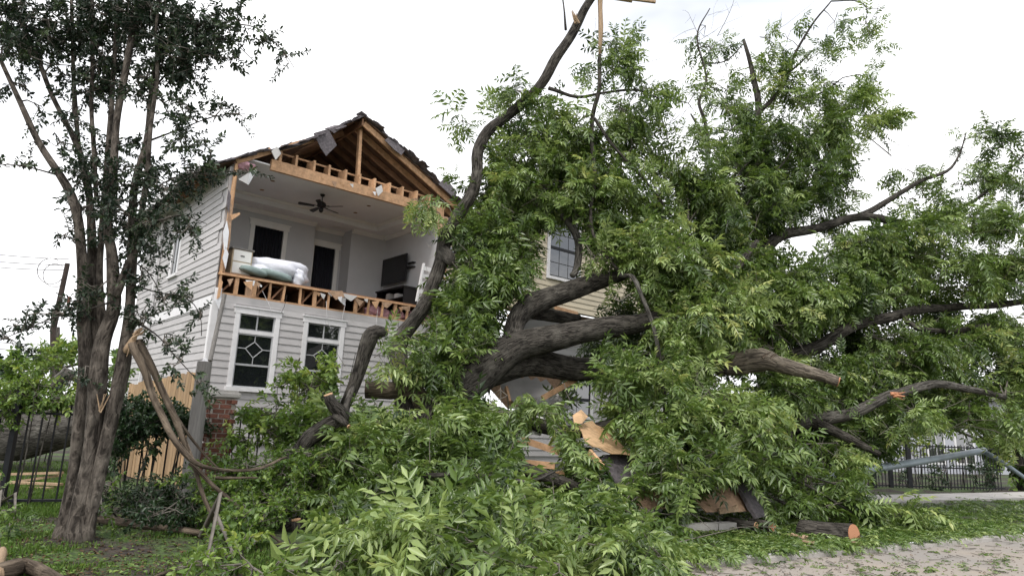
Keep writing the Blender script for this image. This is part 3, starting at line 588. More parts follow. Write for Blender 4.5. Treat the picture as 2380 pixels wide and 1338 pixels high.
lump('blanket', (1.85, .62, 5.28), .42, M['sage'], bed, (.95, .75, .45), .16, 21, 22, 12, .8)
p = HT(705, 645, .0); lump('hanging_duvet', (2.05, .12, 5.0), .22, M['sheet'], bed, (.7, .6, 1.0), .22, 9, 18, 12, .9)
for i, (px, py, lab, sq) in enumerate(((590, 631, 'sage green pillow beside the nightstand, farther left of two', (1.2, .75, .34)), (640, 640, 'sage green pillow hanging over the floor edge below the white duvet', (1.45, .7, .36)))):
    q = HT(px, py, .12); o = tag(hw(lump('pillow', (0, 0, 0), .29, M['sage'], None, sq, .05, 40+i, 22, 12, .75)), lab, 'pillow', 'green pillows on the bed'); o.matrix_world = HM @ Matrix.Translation(q) @ Matrix.Rotation(R(8), 4, 'Y')
ns = thing('nightstand', 'small pale wooden nightstand tipped beside the bed head', 'nightstand')
q = HT(556, 640, .35); x0, z0 = q.x-.28, 4.84
MB().box((x0, .2, z0), (x0+.50, .75, z0+.66)).build('cabinet', M['maple'], ns); MB().box((x0-.03, .17, z0+.661), (x0+.53, .78, z0+.70)).build('table_top', M['oldwood'], ns)
for k in range(2): dr_ = MB().box((x0+.03, .185, z0+.05+k*.31), (x0+.47, .199, z0+.33+k*.31)).build('drawer', M['trim_in'], ns); MB().box((x0+.2, .17, z0+.18+k*.31), (x0+.3, .1845, z0+.2+k*.31)).build('handle', M['black'], dr_)
tv = thing('television', 'black flat television mounted on the right wall of the open room', 'television')
q0, q1 = HS(893, 605, RX-.15), HS(948, 590, RX-.15)
ty0, ty1 = min(q0.y, q1.y), max(q0.y, q1.y); zb = HS(890, 665, RX-.15).z; zt = q0.z
MB().box((RX-.20, ty0, zb), (RX-.15, ty1, zt)).build('casing', M['black'], tv); MB().box((RX-.206, ty0+.03, zb+.03), (RX-.2005, ty1-.03, zt-.03)).build('screen', M['screen'], tv)
br = MB().box((RX-.149, (ty0+ty1)/2-.2, (zb+zt)/2-.1), (RX-.001, (ty0+ty1)/2+.2, (zb+zt)/2+.1)).build('wall_bracket', M['black'], tv)
for dz in (.12, -.02): piece('bracket_arm', (RX-.14, ty0-.28, (zb+zt)/2+dz), (RX-.002, ty0+.1, (zb+zt)/2+dz+.03), M['black'], tv)
cs = thing('media_console', 'low black open-shelved console under the wall television', 'console')
q = HS(880, 668, RX-.45); cy1 = q.y; cy0 = max(.25, cy1-1.7); ct = HS(940, 660, RX-.45).z; ct = 5.52
MB().box((RX-.5, cy0, 4.84), (RX-.02, cy0+.04, ct)).build('side_panel', M['black'], cs); MB().box((RX-.5, cy1-.04, 4.84), (RX-.02, cy1, ct)).build('side_panel', M['black'], cs)
MB().box((RX-.54, cy0-.03, ct+.001), (RX-.01, cy1+.03, ct+.05)).build('top_board', M['black'], cs)
for z in (4.87, 5.2): MB().box((RX-.5, cy0+.041, z), (RX-.02, cy1-.041, z+.03)).build('shelf', M['black'], cs)
MB().box((RX-.06, cy0+.041, 4.91), (RX-.02, cy1-.041, ct-.001)).build('back_panel', M['black'], cs)
for i in range(5):
    y = cy0+.2+i*.26; z = 5.231 if i % 2 else 4.901
    o = tag(empty('shelf_box', mat=HM), ['tan', 'white', 'brown', 'grey', 'cream'][i]+' small box on the media console shelf', 'box', 'boxes on the console'); 
    MB().box((RX-.45, y, z), (RX-.2, y+.2, z+.12+.03*i)).build('carton', [M['osb'], M['drywall'], M['lumber'], M['concrete'], M['trim_in']][i], o)
# ================================================================== FOLIAGE SYSTEM (leaves, sprays, twigs as real faces)
def leaflet(l, wd, fold=.22, dr=.12): return np.array([(0, 0, 0), (-wd/2, l*.42, wd*fold), (0, l, -l*dr), (wd/2, l*.42, wd*fold)]), [(0, 2, 1), (0, 3, 2)]
def rotz(v, a): c, s = math.cos(a), math.sin(a); return v@np.array([[c, s, 0], [-s, c, 0], [0, 0, 1]])
def rotx(v, a): c, s = math.cos(a), math.sin(a); return v@np.array([[1, 0, 0], [0, c, s], [0, -s, c]])
def roty(v, a): c, s = math.cos(a), math.sin(a); return v@np.array([[c, 0, -s], [0, 1, 0], [s, 0, c]])
def pinnate(seed, n=5, Lr=1.0):
    rg = random.Random(seed); V = []; T = []
    def ad(v, t):
        b = sum(len(q) for q in V); V.append(v); T.extend([tuple(b+i for i in q) for q in t])
    cur = rg.uniform(.25, .6); bend = rg.uniform(-.12, .12)
    def pos(u): return np.array([bend*u*u, u, -cur*u*u])
    for i in range(n):
        u = .2+.74*i/(n-1); p = pos(u)
        for sd in (-1, 1):
            l = .36*(0.72+.5*math.sin(math.pi*(.25+.62*i/(n-1))))*rg.uniform(.85, 1.1); v, t = leaflet(l, l*.335, .2, rg.uniform(.05, .3))
            v = roty(v, rg.uniform(-.45, .45)); v = rotx(v, -rg.uniform(.05, .5)); v = rotz(v, -sd*rg.uniform(.8, 1.15)); v = rotx(v, -cur*u*.8); ad(v+p+np.array([0, rg.uniform(-.03, .03), 0]), t)
    v, t = leaflet(.36, .11, .2, .2); ad(rotx(v, -cur*1.4)+pos(.97), t)
    w_ = .012; q = [pos(0), pos(.5), pos(.98)]; rv = np.array([a+np.array([s_*w_, 0, 0]) for a in q for s_ in (-1, 1)]); ad(rv, [(0, 1, 3), (0, 3, 2), (2, 3, 5), (2, 5, 4)])
    return np.concatenate(V), np.array(T)
def oval(seed):
    rg = random.Random(seed); w_ = rg.uniform(.42, .56); d = rg.uniform(.0, .3); f = rg.uniform(.1, .3)
    V = np.array([(0, 0, 0), (-w_*.42, .28, f*.3), (-w_*.5, .62, f*.3), (0, 1, -d), (w_*.5, .62, f*.3), (w_*.42, .28, f*.3)]); return V, np.array([(0, 2, 1), (0, 3, 2), (0, 4, 3), (0, 5, 4)])
PINN = [pinnate(i, random.Random(i).choice((4, 5, 5, 6))) for i in range(8)]; OVAL = [oval(i) for i in range(6)]
def nrm(a): return a/np.maximum(np.linalg.norm(a, axis=-1, keepdims=True), 1e-9)
def raw_mesh(name, V, T, mat, tint=None):
    me = bpy.data.meshes.new(name); me.vertices.add(len(V)); me.vertices.foreach_set('co', np.ascontiguousarray(V, dtype=np.float32).ravel())
    k = T.shape[1]; me.loops.add(T.size); me.loops.foreach_set('vertex_index', np.ascontiguousarray(T, dtype=np.int32).ravel())
    me.polygons.add(len(T)); me.polygons.foreach_set('loop_start', np.arange(0, T.size, k, dtype=np.int32))
    if tint is not None:
        at = me.attributes.new('tint', 'FLOAT', 'POINT'); at.data.foreach_set('value', np.ascontiguousarray(tint, dtype=np.float32))
    me.materials.append(mat); me.update(calc_edges=True); me.validate(); return me
class Leaves:                                              # a set of leaves: position, direction, up, size, prototype, tint
    def __init__(s): s.p = []; s.d = []; s.u = []; s.s = []; s.k = []; s.t = []
    def add(s, p, d, u, sz, k, t):
        for a, b in zip((s.p, s.d, s.u, s.s, s.k, s.t), (p, d, u, sz, k, t)): a.append(b)
    def arr(s): return [np.concatenate(a) for a in (s.p, s.d, s.u, s.s, s.k, s.t)]
def leaf_frames(d, u):
    y = nrm(d); x = nrm(np.cross(y, u)); z = np.cross(x, y); return np.stack([x, y, z], axis=1)
def leaves_mesh(name, A, protos, mat):
    p, d, u, sz, k, t = A; F = leaf_frames(d, u); Vs = []; Ts = []; ti = []; off = 0
    for i, (V, T) in enumerate(protos):
        m = np.where(k == i)[0]
        if not len(m): continue
        W = np.einsum('vj,njc->nvc', V, F[m])*sz[m, None, None]+p[m, None, :]; n = len(V)
        Vs.append(W.reshape(-1, 3)); Ts.append((T[None]+(np.arange(len(m))*n)[:, None, None]+off).reshape(-1, 3)); ti.append(np.repeat(t[m], n)); off += n*len(m)
    return raw_mesh(name, np.concatenate(Vs), np.concatenate(Ts), mat, np.concatenate(ti))
def prism_mesh(name, P0, P1, r0_, r1_, mat):                # many thin three-sided twigs at once
    d = nrm(P1-P0); a = nrm(np.cross(d, np.where(np.abs(d[:, 2:3]) > .9, [[1., 0, 0]], [[0., 0, 1]]))); b = np.cross(d, a); V = []
    for Pq, rq in ((P0, r0_), (P1, r1_)):
        for q in range(3): V.append(Pq+(a*math.cos(q*2.094)+b*math.sin(q*2.094))*np.asarray(rq)[:, None])
    V = np.stack(V, 1).reshape(-1, 3); f = np.array([(0, 1, 4, 3), (1, 2, 5, 4), (2, 0, 3, 5)]); n = len(P0)
    return raw_mesh(name, V, (f[None]+(np.arange(n)*6)[:, None, None]).reshape(-1, 4), mat)
def inpoly(x, y, poly):
    r = np.zeros(len(x), bool); n = len(poly)
    for i in range(n):
        x1, y1 = poly[i]; x2, y2 = poly[(i+1) % n]
        c = ((y1 > y) != (y2 > y)) & (x < (x2-x1)*(y-y1)/((y2-y1) or 1e-9)+x1); r ^= c
    return r
CLEAR = [  # parts of the place that no branch hangs in front of (as seen from the street)
    ([(300, 500), (520, 385), (845, 255), (1045, 455), (930, 455), (925, 520), (985, 545), (990, 640), (965, 735), (905, 745), (880, 765), (845, 860), (800, 850), (805, 800), (640, 830), (600, 905), (480, 905), (310, 850)], 15.5),
    ([(1245, 600), (1275, 520), (1315, 520), (1335, 630), (1400, 670), (1400, 695), (1300, 720), (1240, 690)], 20), ([(1180, 690), (1340, 690), (1390, 745), (1190, 770)], 20),
    ([(1170, 892), (1285, 882), (1275, 912), (1190, 925)], 20), ([(1320, 945), (1365, 950), (1480, 1055), (1400, 1060), (1335, 1000)], 20), ([(1310, 890), (1415, 890), (1415, 975), (1340, 960)], 20),
    ([(1860, 1215), (2010, 1215), (2010, 1275), (1860, 1275)], 20), ([(2010, 1082), (2295, 1036), (2400, 1112), (2380, 1130), (2280, 1062), (2015, 1108)], 20),
    ([(1200, 1045), (1300, 1030), (1310, 1085), (1215, 1105)], 20), ([(1600, 1135), (1685, 1105), (1725, 1095), (1785, 1210), (1740, 1218), (1690, 1200), (1610, 1185)], 20), ([(1480, 1120), (1560, 1140), (1545, 1190), (1490, 1175)], 20), ([(1440, 1060), (1500, 1090), (1470, 1120), (1420, 1100)], 20),
    ([(1230, 960), (1275, 960), (1275, 1060), (1230, 1060)], 20), ([(1600, 1300), (2400, 1240), (2400, 1400), (1600, 1400)], 20), ([(2130, 1000), (2290, 1000), (2290, 1140), (2000, 1140), (2010, 1100)], 22)]
CORR = []                                                   # visible limbs: (pixel polyline, half width, distance)
def blocked(pts):
    x, y, z = proj(pts); Y = pts[:, 1]; r = np.zeros(len(pts), bool)
    for poly, lim in CLEAR: r |= inpoly(x, y, poly) & (Y < lim)
    for line, lim in CORR:
        for (x1, y1, h1), (x2, y2, h2) in zip(line[:-1], line[1:]):
            dx, dy = x2-x1, y2-y1; t_ = np.clip(((x-x1)*dx+(y-y1)*dy)/(dx*dx+dy*dy+1e-9), 0, 1)
            r |= (np.hypot(x-x1-t_*dx, y-y1-t_*dy) < h1+(h2-h1)*t_) & (Y < lim)
    return r
def make_crown(name, parent, clumps, skel, protos, mat, slots=8, leaf=(.26, .40), tw=.45, dens=14, grav=.5, wind=(0, 0, 0), test=True, nleaf=0, ang=(.5, 1.2), twig_mat=None, bare=0.0, stems=True):
    """clumps: (px, py, rx, ry, Y, depth_radius, density, tint). Leaves sit on twigs, twigs on sub-branches, sub-branches on the limbs."""
    LV = Leaves(); T0 = []; T1 = []; TR0 = []; TR1 = []; skel = np.array(skel)
    for (px, py, rx, ry, Y, rd, dn, tint) in clumps:
        dy = ray(px, py); c = P(px, py, Y)
        if c[2] < .32 and dy[2] < 0: Y = (.32-EYE)/dy[2]*dy[1]; c = P(px, py, Y)
        k = mpp(Y); ax, az = rx*k, ry*k; n = max(3, int(dens*dn*math.pi*ax*az))
        nb = max(3, n//5); q = nrm(rng.normal(size=(nb, 3)))*(rng.random((nb, 1))**.4); Bp = c+q*np.array([ax, rd, az])*.75
        if len(skel) and stems:
            j = np.argmin(np.linalg.norm(skel-c, axis=1)); s0 = skel[j]; dist = np.linalg.norm(c-s0)
            if dist < 2.3:
                mid = (s0+c)/2+np.array([0, 0, .12*dist])+rng.normal(size=3)*.06*dist; r_ = .009+.006*min(dist, 2)
                T0 += [s0, mid]; T1 += [mid, c]; TR0 += [r_*1.3, r_]; TR1 += [r_, r_*.8]
            for b_ in Bp: T0.append(c); T1.append(b_); TR0.append(.011); TR1.append(.006)
        own = rng.integers(0, nb, n); base = Bp[own]+nrm(rng.normal(size=(n, 3)))*(rng.random((n, 1))*.35*np.array([ax, rd, az])+.05)
        d = nrm(nrm(base-c+rng.normal(size=(n, 3))*.15)*.8+rng.normal(size=(n, 3))*.5+np.array([0, 0, -.25*grav])+np.array(wind)); ln = tw*rng.uniform(.6, 1.4, n)
        base[:, 2] = np.where(base[:, 2] < .1, .1+np.abs(base[:, 2]-.1)*.3, base[:, 2])
        if test:
            ok = ~(blocked(base) | blocked(base+d*(ln+leaf[0]*.7)[:, None]) | blocked(base+d*ln[:, None]*.5)); base, d, ln, own = base[ok], d[ok], ln[ok], own[ok]; n = len(base)
            if not n: continue
        tip = base+d*ln[:, None]+np.array([0, 0, -.12*grav])*ln[:, None]; tip[:, 2] = np.maximum(tip[:, 2], .1)
        for i in range(n): T0 += [Bp[own[i]], base[i]]; T1 += [base[i], tip[i]]; TR0 += [.006, .005]; TR1 += [.005, .002]
        gs = rng.uniform(.1, 1.9, n)[:, None]; fl = np.where(rng.random(n) < .22, 1.1, .42)[:, None]; hs_ = rng.uniform(.72, 1.18, n)
        st = np.clip(tint+rng.normal(size=n)*.17, 0, 1)
        for s_ in range(slots):
            u = (s_+.6)/slots; pp = base+(tip-base)*u
            az_ = s_*2.4+rng.uniform(0, 1.2, n)+np.arange(n); a = nrm(np.cross(d, [0.05, 0.02, 1])); b_ = np.cross(d, a)
            al = rng.uniform(*ang, n)*(1-.55*(s_ == slots-1))
            ld = d*np.cos(al)[:, None]+(a*np.cos(az_)[:, None]+b_*np.sin(az_)[:, None])*np.sin(al)[:, None]+np.array([0, 0, -.34*grav])*gs+np.array(wind)*.5
            uu = np.array([0, 0, 1.0])+rng.normal(size=(n, 3))*fl
            LV.add(pp, nrm(ld), uu, rng.uniform(*leaf, n)*hs_, rng.integers(0, len(protos), n), np.clip(st+rng.normal(size=n)*.10, 0, 1))
    nb0 = len(T0)
    for (px, py, rx, ry, Y, rd, dn, tint) in (clumps if bare else []):          # thin leafless shoots sticking out of the clump
        c = P(px, py, Y); k = mpp(Y)
        for _ in range(rng.poisson(bare*max(.6, math.pi*rx*ry*k*k))):
            p_ = c+nrm(rng.normal(size=3))*np.array([rx*k, rd, ry*k])*rng.uniform(.3, .9); d_ = nrm(nrm(p_-c)+rng.normal(size=3)*.6+np.array(wind)*1.5+np.array([0, -.3, .1])); l_ = rng.uniform(.5, 1.4); r_ = rng.uniform(.004, .011); ns_ = 6
            for q_ in range(ns_):
                d_ = nrm(d_+rng.normal(size=3)*.16+np.array([0, 0, -.03])); e_ = p_+d_*l_/ns_
                if e_[2] < .1: break
                ra_, rb_ = r_*(1-q_/ns_*.75), r_*(1-(q_+1)/ns_*.75); T0.append(p_); T1.append(e_); TR0.append(ra_); TR1.append(rb_)
                if rng.random() < .5 and q_ > 0: s2 = nrm(d_+rng.normal(size=3)*.7); T0.append(e_); T1.append(e_+s2*rng.uniform(.12, .4)); TR0.append(rb_*.7); TR1.append(.0015)
                p_ = e_
    if test and T0:
        q0, q1 = np.array(T0), np.array(T1); ok = ~(blocked(q0) | blocked(q1) | blocked((q0+q1)/2))
        T0, T1, TR0, TR1 = [[v for v, k in zip(q, ok) if k] for q in (T0, T1, TR0, TR1)]
    A = LV.arr()
    if test:                                                # single leaves that would cover a cleared area are dropped too
        e = A[0]+nrm(A[1])*A[3][:, None]*.6; ok = ~blocked(e) | (rng.random(len(e)) < .13); A = [q[ok] for q in A]
    if nleaf:                                               # the leaves that show largest are objects of their own
        x, y, z = proj(A[0]); inside = (x > 20) & (x < 2360) & (y > 20) & (y < 1320); sc_ = np.where(inside, A[3]/z, 0); od = np.argsort(-sc_)[:nleaf]
        pm = []
        for i, (V, T) in enumerate(protos):
            for tt in (.35, .55, .75): pm.append(raw_mesh('leaf', V, T, mat, np.full(len(V), tt)))
        F = leaf_frames(A[1], A[2])
        for i in od:
            tb = int(np.clip((A[5][i]-.25)/.2, 0, 2)); o = obj('leaf', pm[int(A[4][i])*3+tb], None, parent); Mx = Matrix((F[i]*A[3][i]).tolist()).transposed().to_4x4(); Mx.translation = A[0][i].tolist(); o.matrix_world = Mx
            if parent is not None: o.matrix_local = parent.matrix_world.inverted() @ Mx
        keep = np.ones(len(A[0]), bool); keep[od] = False; A = [q[keep] for q in A]
    if parent is not None:
        off = np.array(parent.matrix_world.translation); A[0] = A[0]-off; T0 = [a-off for a in T0]; T1 = [a-off for a in T1]
    o = tag(obj(name, leaves_mesh(name, A, protos, mat), None, parent), kind='stuff')
    tw_o = tag(obj('twigs', prism_mesh('twigs', np.array(T0), np.array(T1), np.array(TR0), np.array(TR1), twig_mat or M['twig']), None, parent), kind='stuff')
    return o
def limb(name, pts, mat, parent, step=.15, seg=12, jag=.07, cut=None, cutmat=None, wob=.02, clear=None, span=None):
    """pts: (px, py, Y, width in photo pixels) along the limb"""
    W = [P(a, b_, c) for a, b_, c, d in pts]; rad = [d*.44*mpp(c) for a, b_, c, d in pts]; path, rr = smooth_path(W, rad, step)
    ph = rng.uniform(0, 6, 3); path = [p+np.array([math.sin(i*.7+ph[0]), math.sin(i*.53+ph[1]), math.sin(i*.61+ph[2])])*wob*min(1, rr[i]*8)*(0 < i < len(path)-1) for i, p in enumerate(path)]
    off = np.array(parent.matrix_world.translation) if parent is not None else np.zeros(3)
    mb = MB(); mb.smooth = True; mb.tube([p-off for p in path], rr, seg, True, jag); o = mb.build(name, mat, parent)
    if clear is not None: sp = pts[span[0]:span[1]] if span else pts; CORR.append(([(a, b_, d*.5+clear-2) for a, b_, c, d in sp], max(c for a, b_, c, d in sp)))
    if cut is not None:
        i = -1 if cut == 'end' else 0; j = -2 if cut == 'end' else 1; dr = Vector(path[i]-path[j]).normalized(); r_ = rr[i]
        mb = MB(); mb.tube([(0, 0, -.01), (0, 0, .012)], [r_*.93, r_*.92], 18, True, .03); e = mb.build('cut_end', cutmat or M['cut'], o)
        e.matrix_local = Matrix.Translation(Vector(path[i]-off)+dr*.0) @ dr.to_track_quat('Z', 'Y').to_matrix().to_4x4()
    return o, path
def splinter(parent, c, direction, length, r_, n=7, mat=None):
    off = np.array(parent.matrix_world.translation); mb = MB(); dr = Vector(direction).normalized()
    for i in range(n):
        d_ = (dr+Vector(rng.normal(size=3).tolist())*.22).normalized(); o_ = Vector(c-off)+Vector(rng.normal(size=3).tolist())*r_*.5; l = length*random.uniform(.5, 1.1)
        mb.tube([o_-d_*l*.3, o_+d_*l*.3, o_+d_*l], [r_*.42, r_*.34, .004], 5, True)
    return mb.build('splintered_wood', mat or M['splinter'], parent)

# ================================================================== THE FALLEN PECAN ACROSS THE FRONT YARD
base = G(960, 1190); base[2] = .05
ta = tag(empty('fallen_pecan_tree', P(980, 1010, 12.2)*[1, 1, 0]), 'huge fallen pecan tree with forked grey trunk lying against the house front', 'tree')
SA = []
def la(*a, **k):
    o, p = limb(*a, **k); SA.extend(p[::2]); return o
tk = la('trunk', [(960, 1075, 12.0, 110), (990, 1000, 12.2, 106), (1045, 925, 12.4, 102), (1110, 868, 12.6, 98), (1200, 808, 12.8, 80), (1320, 777, 12.9, 68), (1420, 762, 13.0, 60), (1490, 748, 13.1, 50), (1590, 715, 13.4, 44), (1690, 650, 13.8, 26), (1760, 560, 14.2, 12)], M['bark_pecan'], ta, seg=24, clear=4, span=(4, 8))
lmb = la('limb', [(1185, 800, 12.9, 50), (1200, 745, 13.2, 56), (1240, 708, 13.4, 62), (1310, 678, 13.5, 54), (1390, 656, 13.6, 44), (1450, 635, 13.7, 30), (1530, 590, 13.8, 20), (1600, 520, 14.2, 10)], M['bark_pecan'], ta, seg=16, clear=4, span=(1, 5))
la('limb', [(1235, 728, 13.6, 30), (1280, 735, 13.9, 36), (1345, 745, 14.2, 30)], M['bark_pecan'], ta, clear=6)
lo = la('limb', [(1110, 872, 12.7, 84), (1220, 845, 13.2, 70), (1350, 855, 13.5, 62), (1480, 858, 13.5, 58), (1600, 848, 13.3, 56), (1690, 846, 13.05, 58)], M['bark_pecan'], ta, seg=16, clear=2, span=(0, 3))
la('limb', [(1660, 848, 13.1, 54), (1715, 844, 13.0, 60), (1770, 834, 12.8, 62), (1802, 842, 12.7, 42), (1870, 862, 12.55, 35), (1948, 887, 12.4, 29)], M['bark_log'], ta, seg=16, cut='end', cutmat=M['cut_red'], jag=.11)
CORR.append(([(1690, 843, 42), (1780, 838, 42), (1950, 888, 30)], 13))
splinter(ta, P(1785, 826, 12.65), ray(1830, 800)-ray(1740, 850), .22, .09, 5, M['bark_tan'])
ri = la('limb', [(955, 990, 12.2, 60.7), (935, 900, 12.5, 54.1), (928, 800, 12.9, 49.2), (955, 755, 13.0, 42.6), (995, 695, 13.1, 37.7), (1020, 625, 13.2, 37.7), (1032, 560, 13.3, 36.1), (1060, 510, 13.4, 32.8), (1095, 450, 13.5, 32.8), (1110, 400, 13.6, 32.8), (1112, 350, 13.7, 32.8), (1132, 305, 13.8, 32.8), (1175, 275, 13.9, 29.5), (1225, 228, 14, 27.9), (1268, 182, 14, 27.9), (1300, 125, 14, 27.9), (1335, 65, 14, 26.2), (1365, 15, 14, 24.6), (1390, -25, 14, 24.6)], M['bark_pecan'], ta, seg=14, clear=3, span=(3, 7))
CORR.append(([(1110, 420, 22), (1112, 350, 22), (1132, 305, 22), (1150, 290, 20)], 14)); CORR.append(([(1262, 190, 18), (1300, 125, 18), (1390, -25, 18)], 14.2))
la('limb', [(1030, 585, 13.25, 40), (1043, 600, 13.1, 34), (1050, 608, 13.0, 20)], M['bark_pecan'], ta)
splinter(ta, P(1395, -22, 14), (1, .1, .05), .5, .06, 5); MB().bar(P(1380, -14, 14)-np.array(ta.location), P(1470, 0, 13.9)-np.array(ta.location), .10, .09).bar(P(1460, -3, 13.9)-np.array(ta.location), P(1524, 5, 13.9)-np.array(ta.location), .06, .05).build('splintered_wood', M['splinter'], ta); splinter(ta, P(1337, 48, 13.85), (-.5, -.3, 1), .25, .05, 5)
st = la('branch_stub', [(800, 945, 11.5, 28), (822, 888, 11.5, 32), (846, 828, 11.5, 36), (862, 786, 11.5, 42), (874, 772, 11.52, 38), (896, 771, 11.6, 24)], M['bark_pecan'], ta, cut='end', clear=6)
s2 = la('branch_stub', [(600, 1140, 10.2, 30), (690, 1060, 10.2, 40), (722, 1015, 10.2, 44), (765, 985, 10.2, 46), (792, 968, 10.15, 40), (775, 945, 10.1, 34), (763, 917, 10.05, 26)], M['bark_pecan'], ta, cut='end', clear=6, span=(2, 7))
la('branch_stub', [(780, 965, 10.1, 22), (798, 980, 10.0, 16), (810, 990, 9.95, 12)], M['bark_pecan'], ta, cut='end', clear=6)
la('branch_stub', [(800, 975, 10.2, 24), (805, 940, 10.5, 16), (820, 900, 11, 14)], M['bark_pecan'], ta)
s3 = la('branch_stub', [(740, 1300, 9.0, 30), (700, 1265, 9.0, 28), (688, 1208, 8.95, 25)], M['bark_pecan'], ta, cut='end', clear=10)
la('limb', [(600, 1290, 8.9, 50), (640, 1270, 8.9, 46), (660, 1245, 9.0, 40), (700, 1215, 9.3, 30)], M['bark_pecan'], ta, clear=4)
la('limb', [(850, 905, 12.0, 44), (905, 910, 12.0, 46), (960, 905, 12.1, 44), (985, 950, 12.2, 44)], M['bark_tan'], ta, clear=4)
# hanging split branch
la('hanging_branch', [(1397, -30, 13.9, 14), (1396, 60, 13.9, 15), (1394, 130, 13.9, 11)], M['splinter'], ta, seg=6, jag=.3, clear=4)
la('hanging_branch', [(1394, 128, 13.9, 11), (1392, 210, 13.8, 12), (1380, 260, 13.7, 12), (1375, 330, 13.6, 12), (1383, 420, 13.5, 12), (1372, 490, 13.4, 10), (1385, 560, 13.3, 8), (1440, 632, 13.2, 9)], M['bark_pecan'], ta, seg=7, clear=3)
la('hanging_branch', [(1382, 275, 13.7, 9), (1430, 345, 13.6, 8), (1500, 420, 13.6, 7), (1560, 500, 13.7, 5)], M['bark_pecan'], ta, seg=6, clear=2)
la('hanging_branch', [(1440, 640, 13.2, 14), (1472, 645, 12.6, 13), (1495, 695, 12.4, 12), (1520, 765, 12.3, 12), (1538, 860, 12.2, 11), (1546, 970, 12.1, 8)], M['bark_grey'], ta, seg=7, clear=3)
la('branch', [(1275, 205, 14, 12), (1340, 225, 13.9, 9), (1400, 216, 13.9, 8), (1480, 210, 13.9, 7), (1530, 228, 13.9, 4)], M['bark_pecan'], ta, seg=6, clear=2)
la('branch', [(1315, 70, 14, 8), (1312, 30, 14, 5), (1305, -20, 14, 4)], M['bark_pecan'], ta, seg=5)
la('branch', [(940, 1150, 10.2, 18), (965, 1155, 9.8, 18), (975, 1110, 9.6, 16), (1010, 1103, 9.5, 13), (1050, 1100, 9.5, 10), (1075, 1078, 9.5, 7)], M['bark_pecan'], ta, seg=7, clear=4)
la('branch', [(1060, 1110, 10, 10), (1140, 1105, 9.7, 9), (1230, 1118, 9.7, 9), (1290, 1095, 9.8, 6)], M['bark_grey'], ta, seg=6, clear=2)
la('branch', [(1215, 1150, 9.7, 11), (1225, 1180, 9.6, 10), (1235, 1240, 9.3, 9), (1275, 1290, 9.0, 7), (1340, 1330, 8.8, 5)], M['bark_grey'], ta, seg=6, clear=2)
la('branch', [(1070, 1160, 9.5, 9), (1110, 1230, 9.2, 7), (1150, 1280, 9, 5), (1200, 1330, 8.8, 4)], M['bark_grey'], ta, seg=6, clear=2)
la('branch', [(1230, 1165, 9.6, 9), (1330, 1200, 9.4, 7), (1420, 1245, 9.3, 4)], M['bark_grey'], ta, seg=6, clear=2)
la('branch', [(760, 1280, 8.8, 6), (830, 1305, 8.6, 5), (900, 1318, 8.5, 4)], M['bark_grey'], ta, seg=6)
la('limb', [(1310, 500, 14, 24), (1345, 560, 13.8, 22), (1340, 620, 13.6, 20), (1330, 640, 13.5, 18)], M['bark_grey'], ta, seg=8, clear=2)
